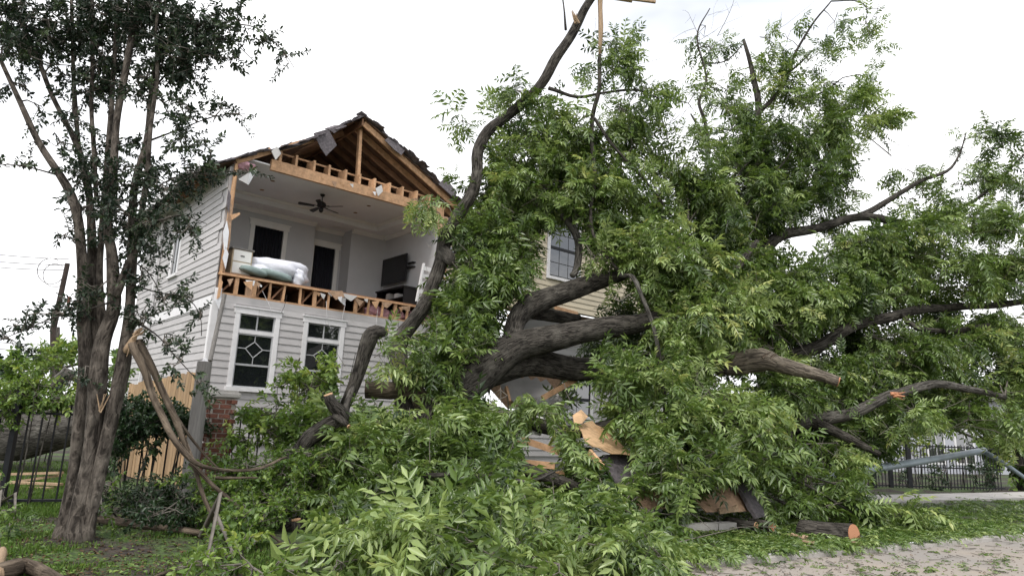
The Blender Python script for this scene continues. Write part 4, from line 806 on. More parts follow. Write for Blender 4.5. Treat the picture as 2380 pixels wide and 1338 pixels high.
# heavy boughs that carry the mound in front
for pts in ([(980, 1040, 12, 60), (1000, 1120, 11, 40), (1020, 1200, 10, 26), (1000, 1290, 9, 14)], [(1040, 960, 12.3, 60), (1200, 1080, 11.2, 40), (1380, 1150, 10.4, 26), (1480, 1260, 9.6, 12)], [(1060, 930, 12.3, 50), (1300, 1000, 12, 36), (1480, 980, 11.6, 26), (1600, 1040, 11.2, 12)], [(950, 1060, 12, 50), (860, 1130, 10.6, 30), (780, 1220, 9.3, 18), (720, 1300, 8.8, 10)], [(1000, 1100, 11.2, 40), (1200, 1210, 10, 24), (1300, 1290, 9, 12)]):
    la('bough', pts, M['bark_pecan'], ta, seg=8)
CA = [  # front mound
 (660, 1300, 90, 50, 8.6, .4, 1.1, .55), (770, 1240, 120, 80, 8.9, .5, 1.1, .5), (880, 1290, 120, 60, 8.6, .5, 1.2, .55), (850, 1120, 120, 110, 9.8, .6, 1.1, .55), (930, 1190, 130, 90, 9.2, .5, 1.0, .45),
 (1000, 1290, 150, 60, 8.7, .5, 1.2, .6), (1050, 1180, 140, 90, 9.4, .6, 1.1, .5), (1140, 1290, 150, 55, 8.7, .5, 1.2, .6), (1160, 1130, 130, 80, 9.9, .6, 1.0, .55), (1270, 1230, 140, 90, 9.3, .6, 1.1, .55), (1300, 1310, 140, 40, 8.8, .4, 1.1, .6),
 (1400, 1270, 130, 70, 9.1, .5, 1.2, .6), (1440, 1180, 120, 80, 9.9, .6, 1.1, .55), (1500, 1285, 80, 45, 9.1, .4, 1.1, .6), (1540, 1150, 100, 90, 10.4, .6, 1.0, .55), (1600, 1080, 100, 90, 11, .6, 1.0, .5), (1360, 1110, 90, 60, 10.4, .5, .9, .6),
 (830, 1010, 100, 70, 10.8, .5, 1.0, .6), (900, 960, 80, 70, 11.4, .5, 1.0, .6), (1000, 1030, 120, 80, 10.9, .6, 1.2, .5), (1080, 990, 100, 80, 11.4, .6, 1.1, .45), (1120, 1070, 90, 70, 10.6, .5, 1, .5), (940, 1080, 110, 80, 10.3, .6, 1.1, .5),
 (1180, 1000, 80, 60, 11.4, .5, 1.2, .35), (1270, 990, 60, 55, 11, .4, 1.0, .65), (700, 1180, 80, 70, 9.6, .5, .6, .5),
 # left of the trunk, in front of the house
 (1010, 880, 90, 80, 12.2, .6, 1.1, .5), (1060, 780, 100, 110, 12.9, .6, 1.1, .45), (1000, 760, 55, 60, 12.8, .4, .6, .6), (1110, 690, 110, 110, 13.2, .7, 1.1, .4), (1080, 620, 60, 80, 13.2, .5, .8, .45), (910, 850, 60, 50, 12, .4, .8, .65), (870, 830, 40, 40, 11.4, .3, .8, .7),
 (985, 480, 65, 38, 13, .4, .9, .8), (985, 570, 38, 40, 13, .3, .9, .75), (1020, 460, 40, 30, 13.2, .3, .7, .7), (1150, 880, 40, 30, 12.2, .3, .5, .4),
 # hanging curtain
 (1190, 560, 120, 130, 13.7, .8, 1.1, .5), (1150, 470, 80, 90, 13.8, .7, 1.0, .5), (1260, 430, 110, 120, 13.9, .8, 1.1, .6), (1200, 680, 50, 40, 13.5, .4, .8, .45), (1340, 400, 80, 130, 13.9, .7, 1.0, .55), (1240, 330, 100, 80, 14.1, .7, .9, .55), (1320, 290, 80, 80, 14, .7, .8, .5), (1340, 500, 80, 80, 13.8, .6, 1, .55), (1190, 480, 90, 100, 14.6, .6, 1, .25),
 (1200, 210, 55, 80, 14.3, .5, .35, .4), (1160, 300, 45, 70, 14.3, .5, .35, .45), (1250, 240, 60, 50, 14.1, .5, .6, .5), (1075, 280, 30, 50, 13.8, .3, .22, .45), (1080, 420, 20, 30, 13.6, .3, .3, .5),
 (1430, 110, 45, 45, 14, .4, .8, .4), (1470, 150, 50, 50, 14, .4, .7, .4), (1390, 170, 50, 60, 14, .5, .6, .5), (1440, 250, 90, 70, 14, .6, .75, .5), (1510, 220, 40, 60, 14.1, .4, .5, .45), (1450, 370, 80, 70, 14, .6, .6, .5), (1510, 330, 50, 50, 14.1, .5, .5, .45),
 (1440, 470, 70, 70, 13.8, .6, .9, .55), (1530, 450, 80, 80, 14.2, .6, .75, .5), (1560, 350, 50, 70, 14.4, .5, .5, .45), (1600, 240, 35, 60, 14.8, .4, .3, .4), (1500, 570, 100, 80, 13.6, .7, 1.1, .55), (1590, 620, 110, 100, 13.3, .7, 1.1, .6), (1470, 610, 60, 50, 13, .4, .9, .6),
 (1660, 720, 110, 100, 13.0, .7, 1.1, .6), (1580, 740, 90, 80, 12.6, .6, 1.1, .65), (1440, 700, 50, 30, 12.6, .3, .6, .55), (1620, 900, 110, 80, 12, .6, 1.1, .65), (1540, 830, 90, 60, 12.4, .5, 1.0, .6), (1480, 930, 80, 70, 11.8, .5, 1.1, .6), (1560, 980, 100, 80, 11.4, .6, 1.1, .65), (1660, 1000, 100, 80, 11.4, .6, 1.1, .6),
 (1700, 930, 80, 60, 11.8, .5, 1.0, .65), (1420, 910, 50, 50, 12, .4, .9, .5), (1460, 1010, 50, 60, 11.2, .4, .9, .6), (1720, 1080, 90, 70, 11.4, .6, .9, .55), (1620, 1160, 90, 60, 10.8, .5, .9, .55), (1690, 1170, 70, 50, 11, .4, .6, .5),
 (620, 1250, 70, 40, 8.4, .4, .8, .5), (560, 1310, 70, 30, 7.8, .3, .7, .5), (740, 1320, 80, 30, 7.8, .3, 1, .55), (1300, 940, 40, 40, 12.4, .4, .6, .5), (1230, 940, 50, 30, 12, .3, .7, .5), (1130, 560, 60, 60, 13.6, .5, 1.0, .5), (1085, 560, 40, 50, 13.5, .4, .8, .5), (1240, 570, 40, 60, 13.6, .4, .8, .5), (1360, 560, 60, 50, 13.4, .4, .9, .55), (1400, 600, 50, 40, 13.2, .4, .9, .6), (1080, 840, 60, 50, 12.0, .4, .9, .5), (960, 940, 70, 60, 11.6, .4, 1, .55), (1180, 920, 50, 40, 11.8, .4, .9, .5), (1640, 480, 80, 80, 14.6, .7, .9, .45), (1600, 400, 60, 80, 14.6, .6, .7, .45), (1640, 330, 50, 60, 15, .5, .45, .45), (850, 950, 60, 50, 11, .4, .9, .65), (800, 1040, 60, 40, 10.4, .4, .9, .6),
 # depth behind: inner shade of the pile put into a darker leaf tint
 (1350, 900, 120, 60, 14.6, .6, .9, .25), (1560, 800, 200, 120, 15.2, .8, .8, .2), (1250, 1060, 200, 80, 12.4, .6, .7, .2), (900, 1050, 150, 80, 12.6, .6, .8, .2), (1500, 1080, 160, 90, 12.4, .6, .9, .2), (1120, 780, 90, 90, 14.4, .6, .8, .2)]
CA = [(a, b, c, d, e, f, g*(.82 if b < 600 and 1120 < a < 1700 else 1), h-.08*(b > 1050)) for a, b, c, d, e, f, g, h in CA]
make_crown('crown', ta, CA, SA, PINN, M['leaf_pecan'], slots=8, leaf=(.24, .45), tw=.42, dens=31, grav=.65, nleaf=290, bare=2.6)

# ================================================================== THE BROKEN PECAN ON THE RIGHT
tb = tag(empty('broken_pecan_tree', G(1860, 1165)), 'tall storm-broken pecan tree with bare twigs on top, right of the fallen trunk', 'tree')
SB = []
def lb(*a, **k):
    o, p = limb(*a, **k); SB.extend(p[::2]); return o
lb('trunk', [(1868, 1178, 13.0, 90), (1858, 1130, 13.3, 76), (1845, 1070, 13.6, 66), (1815, 1000, 14.0, 60), (1790, 930, 14.4, 50), (1772, 800, 15, 42), (1760, 650, 15.5, 36), (1765, 500, 16, 28), (1764, 380, 16.5, 26), (1762, 255, 17, 20), (1752, 180, 17, 15), (1728, 92, 17, 8)], M['bark_pecan'], tb, seg=14, clear=2, span=(9, 12))
lb('limb', [(1805, 990, 14.2, 52), (1880, 978, 14, 45), (1960, 965, 13.8, 32), (2030, 935, 13.8, 28), (2085, 915, 13.9, 26)], M['bark_grey'], tb, clear=3, span=(2, 5))
lb('limb', [(2070, 918, 13.9, 26), (2120, 903, 14.0, 24), (2190, 893, 14.2, 22), (2260, 905, 14.5, 18), (2335, 923, 15, 13)], M['bark_grey'], tb, clear=4)
splinter(tb, P(2078, 922, 13.8), ray(2130, 930)-ray(2050, 925), .28, .075, 7, M['cut_red'])
lb('limb', [(1880, 978, 14, 34), (1960, 1012, 13.6, 25), (2045, 1055, 13.6, 14)], M['bark_pecan'], tb, seg=8, clear=2)
lb('limb', [(1775, 850, 15, 48), (1840, 832, 15, 42), (1900, 806, 15, 36), (1960, 768, 15, 31), (2050, 740, 15.2, 27), (2150, 718, 15.5, 23), (2260, 712, 16, 20), (2400, 700, 16.5, 16)], M['bark_pecan'], tb, clear=4, span=(2, 8))
lb('limb', [(2095, 730, 15.2, 12), (2130, 762, 15.1, 14), (2210, 768, 15.2, 14), (2300, 755, 15.3, 10)], M['bark_pecan'], tb, seg=7, clear=3)
lb('limb', [(1765, 620, 15.6, 34.0), (1800, 556, 15.6, 32.6), (1880, 535, 15.8, 26.6), (1960, 512, 16, 22.2), (2030, 505, 16, 21.5), (2110, 520, 16.2, 17.8), (2180, 505, 16.3, 14.8), (2250, 475, 16.5, 10.4), (2310, 430, 16.8, 7.4), (2385, 355, 17, 4.4)], M['bark_pecan'], tb, clear=2, span=(1, 5))
lb('limb', [(1985, 508, 16, 20), (2060, 470, 16.3, 15), (2130, 425, 16.5, 12), (2200, 398, 16.8, 9), (2232, 355, 17, 5), (2245, 310, 17, 3)], M['bark_pecan'], tb, seg=8, clear=3)
lb('limb', [(1700, 600, 15.6, 30), (1830, 640, 15.4, 24), (1900, 600, 15.6, 14)], M['bark_pecan'], tb, seg=8)
lb('branch', [(1765, 262, 17, 16), (1800, 225, 17, 12), (1830, 180, 17, 10), (1850, 120, 17, 8), (1890, 55, 17, 6), (1932, 3, 17, 4)], M['bark_pecan'], tb, seg=6)
lb('branch', [(1830, 172, 17, 6), (1862, 145, 17, 6), (1892, 115, 17, 4)], M['bark_pecan'], tb, seg=5)
lb('branch', [(1932, 3, 17, 5), (1990, 2, 17, 4), (2015, 20, 17, 3), (2010, 60, 17, 2)], M['bark_pecan'], tb, seg=5)
lb('branch', [(1645, 370, 16, 12), (1640, 290, 16, 10), (1625, 235, 16, 8), (1642, 180, 16.2, 6), (1620, 85, 16.2, 5), (1650, 20, 16.3, 3)], M['bark_pecan'], tb, seg=6)
lb('branch', [(1640, 150, 16.2, 4), (1690, 140, 16.4, 4), (1730, 100, 16.6, 3)], M['bark_pecan'], tb, seg=5)
lb('branch', [(1850, 235, 17, 7), (1910, 215, 17, 6), (1960, 180, 17, 3)], M['bark_pecan'], tb, seg=5)
for pts in ([(1700, 560, 15.5, 5), (1740, 470, 15.4, 5), (1820, 380, 15.4, 4), (1840, 350, 15.4, 3)], [(1690, 500, 15.4, 5), (1720, 400, 15.4, 5), (1800, 330, 15.4, 3)], [(1760, 1100, 12.4, 8), (1830, 1108, 12.2, 8), (1900, 1140, 12, 7), (1980, 1190, 11.8, 5)], [(1760, 1140, 12.2, 8), (1850, 1180, 12, 7), (1930, 1205, 11.8, 5)], [(1750, 1110, 12.4, 8), (1800, 1085, 12.2, 7), (1960, 1130, 12, 4)]):
    lb('branch', pts, M['bark_grey'], tb, seg=5, clear=2)
CB = [(1780, 330, 110, 90, 16.2, .9, 1.2, .22), (1860, 420, 110, 80, 16.2, .9, 1.2, .26), (1700, 430, 90, 100, 15.8, .8, 1.1, .35), (1900, 300, 110, 80, 16.6, .8, .9, .55), (1990, 260, 70, 60, 16.8, .6, .85, .6), (2020, 320, 50, 40, 16.8, .5, .6, .6), (1810, 230, 60, 60, 17, .6, .7, .5), (1780, 150, 40, 50, 17, .5, .5, .5), (1790, 90, 25, 30, 17, .4, .4, .5),
 (1700, 300, 60, 70, 16, .6, .5, .4), (1650, 110, 50, 80, 16.3, .5, .16, .35), (1690, 210, 50, 60, 16.3, .5, .3, .4), (1940, 50, 40, 60, 17, .5, .3, .5), (2020, 80, 22, 20, 17, .3, .5, .55), (2040, 20, 20, 30, 17, .3, .35, .5), (1930, 190, 60, 30, 17, .5, .25, .5), (2040, 190, 25, 25, 17, .3, .5, .55), (1790, 480, 100, 70, 15.8, .8, 1.2, .26), (1900, 480, 70, 50, 16.2, .6, .6, .45), (1960, 430, 40, 30, 16.5, .4, .45, .45), (1640, 540, 80, 90, 15, .8, .9, .45),
 (1720, 600, 100, 90, 14.6, .8, 1.1, .5), (1830, 660, 110, 80, 14.6, .8, 1.1, .5), (1940, 600, 110, 70, 15.4, .8, .9, .45), (2060, 590, 110, 70, 15.6, .8, .8, .45), (2180, 590, 110, 60, 15.8, .8, .75, .5), (2300, 560, 100, 80, 16, .8, .75, .5), (2340, 440, 70, 70, 16.6, .7, .7, .45), (2250, 430, 80, 50, 16.6, .6, .5, .45), (2150, 460, 80, 40, 16.4, .6, .45, .5), (2330, 340, 60, 50, 17, .5, .35, .35), (2220, 350, 40, 40, 17, .4, .2, .35), (1950, 540, 60, 30, 15.8, .5, .6, .5), (2360, 500, 40, 60, 16.4, .4, .6, .5), (2080, 470, 40, 25, 16.3, .4, .4, .5),
 (1790, 760, 110, 80, 14.2, .8, 1.1, .5), (1920, 720, 110, 70, 14.8, .8, 1.0, .45), (2050, 690, 110, 60, 15.2, .8, .9, .45), (2180, 670, 110, 50, 15.6, .8, .85, .5), (2310, 660, 90, 60, 16, .8, .9, .5), (2200, 800, 110, 60, 15.6, .8, .85, .5), (2330, 760, 80, 60, 16, .8, .9, .5), (2060, 830, 110, 70, 15, .8, 1.0, .45), (1930, 850, 100, 60, 14.6, .7, 1.0, .45), (2340, 860, 60, 60, 16, .7, .9, .5), (2150, 860, 80, 40, 15.4, .6, .8, .45), (2290, 840, 40, 40, 15.6, .5, .4, .45),
 (1840, 920, 90, 60, 13.6, .6, 1.1, .5), (1990, 920, 90, 50, 14.4, .6, 1.0, .45), (2130, 960, 100, 40, 13.8, .6, 1.1, .55), (2250, 975, 90, 50, 14.6, .6, 1.1, .5), (2340, 960, 50, 60, 15.4, .6, 1, .5), (1760, 1000, 70, 70, 12.4, .6, 1.1, .6), (1900, 1030, 90, 50, 13, .6, 1.0, .5), (2000, 1020, 80, 40, 13.2, .6, .9, .5), (2110, 1010, 50, 30, 13.6, .4, .8, .55),
 (1850, 1090, 90, 50, 12.4, .5, .8, .45), (1950, 1120, 100, 50, 12.2, .5, .9, .45), (1820, 1170, 80, 50, 12, .5, .9, .4), (1920, 1175, 90, 40, 11.8, .4, .9, .45), (2030, 1165, 80, 40, 12.4, .4, 1.0, .5), (1780, 1060, 60, 50, 12.2, .4, .8, .5),
 (2250, 540, 90, 50, 16, .8, .9, .5), (2120, 560, 80, 40, 15.8, .7, .9, .5), (2000, 560, 70, 40, 15.6, .7, .8, .45), (2270, 740, 100, 40, 15.8, .7, .9, .5), (2130, 760, 100, 50, 15.4, .7, .9, .45), (2350, 620, 50, 50, 16, .6, 1, .5), (2010, 780, 90, 50, 15, .7, 1, .4), (2230, 920, 90, 40, 15, .6, .8, .45), (1720, 520, 80, 60, 15.4, .7, .9, .4), (2300, 900, 60, 50, 16, .6, .7, .4), (2060, 640, 100, 40, 15.4, .7, .9, .5), (2350, 700, 50, 50, 16, .6, 1, .5), (1700, 250, 40, 50, 16.4, .5, .35, .4),
 (2120, 400, 70, 35, 16.6, .5, .35, .5), (2200, 500, 80, 40, 16.4, .6, .7, .5), (2060, 520, 70, 35, 16.2, .5, .6, .5), (2290, 320, 60, 40, 17, .5, .3, .4), (1830, 90, 40, 50, 17, .4, .25, .45), (1880, 140, 50, 50, 17, .4, .25, .45), (1640, 60, 40, 60, 16.3, .4, .2, .4),
 # shade behind, painted into these back leaves as a low tint
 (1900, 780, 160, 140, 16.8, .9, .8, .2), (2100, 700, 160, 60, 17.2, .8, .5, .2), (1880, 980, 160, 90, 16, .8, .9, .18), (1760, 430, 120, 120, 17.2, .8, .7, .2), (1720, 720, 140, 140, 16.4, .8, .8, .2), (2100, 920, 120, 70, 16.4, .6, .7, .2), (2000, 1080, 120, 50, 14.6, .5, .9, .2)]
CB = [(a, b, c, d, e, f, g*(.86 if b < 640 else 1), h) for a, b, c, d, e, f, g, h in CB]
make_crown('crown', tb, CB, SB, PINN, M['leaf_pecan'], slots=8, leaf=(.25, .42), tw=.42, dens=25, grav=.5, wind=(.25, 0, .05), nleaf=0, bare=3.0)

# ================================================================== CRAPE MYRTLE ON THE LEFT
tc_ = tag(empty('crape_myrtle_tree', G(175, 1258)), 'multi-stemmed crape myrtle with smooth grey trunk standing at the left', 'tree')
SC = []; DB = M['bark_myrtle']
def lc(*a, **k):
    o, p = limb(*a, **k); SC.extend(p[::2]); return o
for pts in (
 [(132, 1270, 8.0, 47.0), (150, 1220, 8.05, 35.3), (168, 1100, 8.1, 31.9), (192, 950, 8.1, 37.0), (198, 840, 8.1, 37.0), (197, 760, 8.1, 33.6), (192, 640, 8.05, 25.2), (182, 520, 8.0, 22.7), (165, 455, 8.0, 21.8), (140, 408, 7.95, 20.2), (90, 330, 7.9, 16.8), (45, 235, 7.8, 14.3), (-10, 115, 7.7, 11.8)],
 [(172, 1275, 7.85, 53.8), (182, 1200, 7.9, 42.0), (205, 1080, 7.95, 45.4), (222, 960, 7.95, 43.7), (228, 860, 7.95, 42.0), (240, 790, 7.95, 38.6), (265, 720, 7.95, 31.9), (262, 650, 7.95, 28.6), (258, 580, 7.95, 25.2), (250, 520, 7.95, 23.5), (262, 400, 8, 21.8), (275, 260, 8, 20.2), (300, 120, 8, 20.2), (312, 40, 8, 18.5), (318, -60, 8, 16.8)],
 [(198, 1268, 7.9, 43.7), (212, 1190, 7.9, 33.6), (238, 1060, 7.95, 33.6), (262, 960, 7.98, 38.6), (282, 870, 8, 37.0), (292, 790, 8, 30.2), (303, 700, 8, 23.5), (308, 600, 8.05, 22.7), (306, 500, 8.1, 21.0), (315, 420, 8.1, 18.5), (340, 330, 8.1, 16.8), (352, 210, 8.1, 14.3), (370, 110, 8.1, 11.8), (382, 20, 8.1, 9.2), (390, -40, 8.1, 7.6)],
 [(160, 1262, 8.2, 38.6), (188, 1120, 8.2, 30.2), (215, 950, 8.2, 37.0), (222, 800, 8.2, 28.6), (212, 690, 8.2, 22.7), (215, 590, 8.2, 21.0), (210, 490, 8.2, 19.3), (200, 400, 8.2, 15.1), (170, 320, 8.2, 14.3), (120, 220, 8.1, 13.4), (85, 130, 8.1, 12.6), (50, 50, 8, 11.8), (20, -40, 8, 10.1)],
 [(240, 800, 8.1, 21.8), (232, 650, 8.2, 18.5), (240, 480, 8.2, 16.8), (250, 360, 8.2, 14.3), (262, 200, 8.2, 11.8), (270, 60, 8.2, 10.1), (272, -40, 8.2, 8.4)],
 [(205, 460, 8.2, 11.8), (185, 360, 8.2, 11.8), (172, 200, 8.3, 10.9), (168, 80, 8.3, 10.1), (165, -40, 8.3, 8.4)],
 [(270, 690, 7.9, 20.2), (295, 620, 7.9, 20.2), (322, 560, 7.9, 16.0), (330, 490, 7.9, 14.3), (342, 400, 7.9, 11.8), (350, 300, 7.85, 10.9), (365, 180, 7.85, 10.1), (362, 80, 7.8, 8.4), (372, -30, 7.8, 6.7)],
 [(225, 470, 8.1, 13.4), (218, 350, 8.15, 11.8), (212, 240, 8.2, 10.9), (215, 120, 8.2, 10.1), (210, -30, 8.2, 8.4)]):
    lc('trunk_stem', pts, DB, tc_, step=.12, seg=14, jag=.14, wob=.010)
lc('branch_stub', [(294, 815, 7.95, 24), (305, 796, 7.9, 20), (314, 782, 7.87, 13)], M['splinter'], tc_, seg=9, jag=.3)
splinter(tc_, P(318, 776, 7.85), ray(345, 762)-ray(310, 785), .10, .035, 7); splinter(tc_, P(310, 800, 7.86), (0, -.1, -1), .16, .03, 4); splinter(tc_, P(235, 945, 7.8), (.2, -.1, 1), .16, .02, 4)
for pts, nm in (([(308, 798, 7.85, 18), (338, 870, 7.8, 19), (364, 935, 7.75, 19), (392, 998, 7.7, 18), (430, 1052, 7.65, 16), (470, 1082, 7.7, 12), (540, 1094, 7.9, 9), (610, 1085, 8.2, 8), (665, 1062, 8.6, 6)], 'broken_limb'), ([(322, 790, 7.95, 18), (356, 862, 8, 20), (388, 930, 8, 19), (414, 990, 8, 17), (440, 1050, 7.95, 14), (462, 1120, 7.85, 12), (492, 1190, 7.75, 10), (530, 1265, 7.65, 7)], 'broken_limb'),
        ([(440, 1075, 7.8, 11), (500, 1130, 7.9, 10), (560, 1185, 8, 11), (620, 1235, 8, 7), (680, 1280, 8.1, 5)], 'broken_limb'), ([(385, 920, 8, 7), (430, 1000, 8.1, 7), (480, 1060, 8.2, 6), (520, 1100, 8.3, 4)], 'broken_limb'), ([(500, 1110, 8, 8), (600, 1110, 8.2, 4)], 'broken_limb')):
    lc(nm, pts, M['bark_tan'], tc_, step=.07, seg=9, jag=.22, wob=.03)
for pts in ([(140, 408, 7.95, 7), (110, 400, 7.9, 5), (50, 385, 7.8, 3), (-10, 382, 7.8, 2)], [(380, 110, 8.1, 8), (470, 70, 8, 6), (580, 60, 7.8, 4), (650, 110, 7.7, 3), (685, 160, 7.7, 2)], [(352, 210, 8.1, 7), (430, 130, 8, 5), (520, 90, 8, 4), (600, 150, 7.9, 2)], [(340, 330, 8.1, 7), (420, 300, 8, 4), (500, 270, 7.9, 3), (570, 265, 7.9, 2)], [(310, 480, 8, 6), (390, 420, 7.9, 4), (470, 400, 7.9, 3), (560, 398, 7.8, 2)], [(262, 700, 7.9, 6), (200, 720, 7.8, 5), (120, 740, 7.7, 4), (0, 790, 7.6, 2)], [(300, 560, 8, 6), (360, 520, 7.9, 4), (420, 500, 7.8, 3), (480, 520, 7.8, 2)], [(300, 660, 8, 5), (370, 680, 7.8, 3), (430, 690, 7.8, 3), (465, 730, 7.8, 2), (468, 780, 7.8, 2)], [(300, 740, 7.9, 6), (360, 775, 7.8, 4), (410, 830, 7.7, 3), (465, 890, 7.7, 2)], [(300, 600, 7.9, 5), (350, 640, 7.8, 3), (390, 720, 7.8, 2)]):
    lc('branch', pts, M['bark_pecan'], tc_, step=.1, seg=5)
CC = [(60, 60, 100, 70, 8.0, .6, .8, .35), (160, 60, 80, 70, 8.2, .6, .8, .3), (260, 40, 80, 60, 8.2, .6, 1.0, .25), (360, 50, 80, 70, 8.1, .6, 1.0, .25), (450, 60, 80, 60, 8, .5, .9, .28), (430, 140, 80, 50, 8, .5, .8, .28), (500, 130, 50, 40, 8, .4, .6, .3), (560, 60, 50, 40, 7.8, .3, .45, .35), (620, 95, 30, 30, 7.75, .2, .4, .35), (665, 130, 25, 25, 7.7, .2, .4, .35),
 (240, 140, 60, 60, 8.2, .5, .8, .25), (120, 150, 70, 40, 8, .5, .55, .3), (20, 110, 50, 50, 7.8, .4, .6, .3), (60, 200, 30, 30, 7.9, .3, .45, .35), (80, 240, 30, 25, 7.9, .3, .4, .35), (215, 200, 60, 40, 8.2, .4, .6, .3), (340, 180, 60, 60, 8.1, .5, .6, .3), (170, 270, 60, 40, 8.1, .4, .4, .35), (380, 240, 50, 50, 8, .4, .45, .35), (430, 270, 50, 40, 7.9, .4, .5, .4), (500, 270, 50, 30, 7.9, .3, .4, .4), (550, 265, 30, 20, 7.9, .2, .4, .4), (420, 330, 60, 40, 7.9, .4, .5, .4), (490, 350, 40, 25, 7.9, .3, .35, .4),
 (270, 330, 50, 40, 8.1, .4, .6, .3), (190, 400, 50, 50, 8.2, .4, .5, .3), (140, 330, 35, 30, 8.1, .3, .3, .35), (250, 440, 60, 50, 8, .5, 1.0, .25), (330, 400, 50, 50, 7.9, .4, .8, .3), (390, 440, 60, 50, 7.9, .4, .9, .35), (450, 410, 50, 25, 7.9, .3, .8, .3), (520, 402, 40, 12, 7.85, .15, .8, .3), (575, 398, 35, 10, 7.8, .12, .8, .35), (300, 500, 60, 50, 7.9, .4, 1.1, .25), (380, 510, 50, 40, 7.8, .3, .9, .35), (440, 525, 45, 30, 7.8, .3, .7, .35), (320, 570, 50, 40, 7.9, .3, .9, .3), (60, 387, 55, 9, 7.9, .1, .5, .3), (10, 383, 30, 8, 7.8, .1, .5, .3), (170, 560, 30, 40, 8, .3, .35, .3), (200, 480, 40, 30, 8.1, .3, .4, .3), (150, 545, 22, 20, 8, .2, .4, .3),
 (230, 670, 30, 30, 7.9, .2, .7, .3), (190, 700, 40, 30, 7.9, .3, .7, .3), (130, 730, 50, 22, 7.8, .2, .7, .3), (60, 755, 40, 20, 7.7, .2, .7, .3), (10, 785, 25, 20, 7.6, .2, .6, .3), (330, 640, 30, 40, 7.9, .2, .6, .3), (385, 690, 25, 45, 7.8, .15, .6, .35), (440, 690, 25, 14, 7.8, .1, .6, .4), (466, 735, 10, 40, 7.8, .08, .6, .4), (340, 740, 40, 30, 7.8, .2, .6, .4), (380, 790, 30, 20, 7.75, .12, .6, .4), (420, 840, 25, 25, 7.7, .12, .6, .45), (455, 880, 22, 25, 7.7, .12, .7, .45), (200, 850, 20, 60, 7.95, .15, .5, .25), (310, 720, 25, 30, 7.9, .2, .5, .35)]
CC = [(a, b, c, d, e, f, g*(1.5 if b < 145 else 1), h) for a, b, c, d, e, f, g, h in CC]
make_crown('crown', tc_, CC, SC, OVAL, M['leaf_myrtle'], slots=20, leaf=(.04, .076), tw=.24, dens=190, grav=.3, test=False, ang=(.6, 1.4))
# ================================================================== CREAM HOUSE BEHIND THE FALLEN TREE
BX0, BT0 = 8.36, -2.06; BW = 7.5
ch = tag(empty('cream_house', mat=HM @ Matrix.Translation((BX0, BT0, 0))), 'cream clapboard house half hidden behind the fallen trunk', 'house')
def BT(x, y, t=0.0):
    q = HT(x, y, BT0+t); return Vector((q.x-BX0, t, q.z))
def BS(x, y, s=0.0):
    q = HS(x, y, BX0+s); return Vector((s, q.y-BT0, q.z))
wz = BT(1275, 640); wz1 = BT(1400, 510); WX0, WZ0, WX1, WZ1 = wz.x, wz.z, wz.x+1.25, BT(1275, 505).z
FZ = BT(1260, 712).z; EV = WZ1+.45
fb = MB().box((0, .012, FZ), (WX0, .14, EV)).box((WX1, .012, FZ), (BW, .14, EV)).box((WX0, .012, FZ), (WX1, .14, WZ0)).box((WX0, .012, WZ1), (WX1, .14, EV)).build('front_wall', M['cream'], ch)
sb = MB().box((.012, .141, FZ), (.14, 8, EV)).build('side_wall', M['cream'], ch)
z = FZ+.02; h = .165
while z < EV-.05:
    if z+h > WZ0-.09 and z < WZ1+.12: clap(fb, CLC, .09, WX0-.12, z, h); clap(fb, CLC, WX1+.12, BW, z, h)
    else: clap(fb, CLC, .09, 3.2, z, h); clap(fb, CLC, 3.204, BW, z, h)
    clap(sb, CLC, .09, 8, z, h, 0, 'y'); z += h
for lo, hi in (((-.03, -.045, FZ), (.09, -.001, EV)), ((-.055, -.04, FZ), (-.031, .09, EV))): piece('corner_board', lo, hi, M['cream'], ch)
def grid_window(par, x0, x1, z0, z1, nx=3, nz=4):
    wv = MB().box((x0, .05, z0), (x1, .06, z1)).build('window', M['muntin'], par); T = .11
    piece('frame', (x0-T, -.05, z0-.09), (x0, .03, z1+.12), M['white'], wv); piece('frame', (x1, -.05, z0-.09), (x1+T, .03, z1+.12), M['white'], wv); piece('frame', (x0, -.05, z1), (x1, .03, z1+.12), M['white'], wv); piece('sill', (x0, -.07, z0-.09), (x1, .03, z0), M['white'], wv)
    zm = (z0+z1)/2
    for za, zb_ in ((z0, zm), (zm, z1)):
        piece('sash', (x0, -.01, za), (x1, .02, za+.04), M['iron'], wv); piece('sash', (x0, -.01, zb_-.04), (x1, .02, zb_-.001), M['iron'], wv); piece('sash', (x0, -.01, za+.04), (x0+.04, .02, zb_-.04), M['iron'], wv); piece('sash', (x1-.04, -.01, za+.04), (x1, .02, zb_-.04), M['iron'], wv)
        for i in range(nx):
            for j in range(nz//2):
                u0, u1 = x0+.04+(x1-x0-.08)*i/nx, x0+.04+(x1-x0-.08)*(i+1)/nx; v0, v1 = za+.04+(zb_-za-.08)*j/(nz//2), za+.04+(zb_-za-.08)*(j+1)/(nz//2)
                piece('pane', (u0+.012, .004, v0+.012), (u1-.012, .016, v1-.012), M['glass'], wv)
    return wv
grid_window(ch, WX0, WX1, WZ0, WZ1)
sw2 = MB().box((-.02, 3.6, WZ0-.1), (.011, 4.5, WZ1-.2)).build('window', M['glass'], ch)
for y0, y1 in ((3.5, 3.6), (4.5, 4.6)): piece('frame', (-.06, y0, WZ0-.1), (-.021, y1, WZ1-.2), M['white'], sw2)
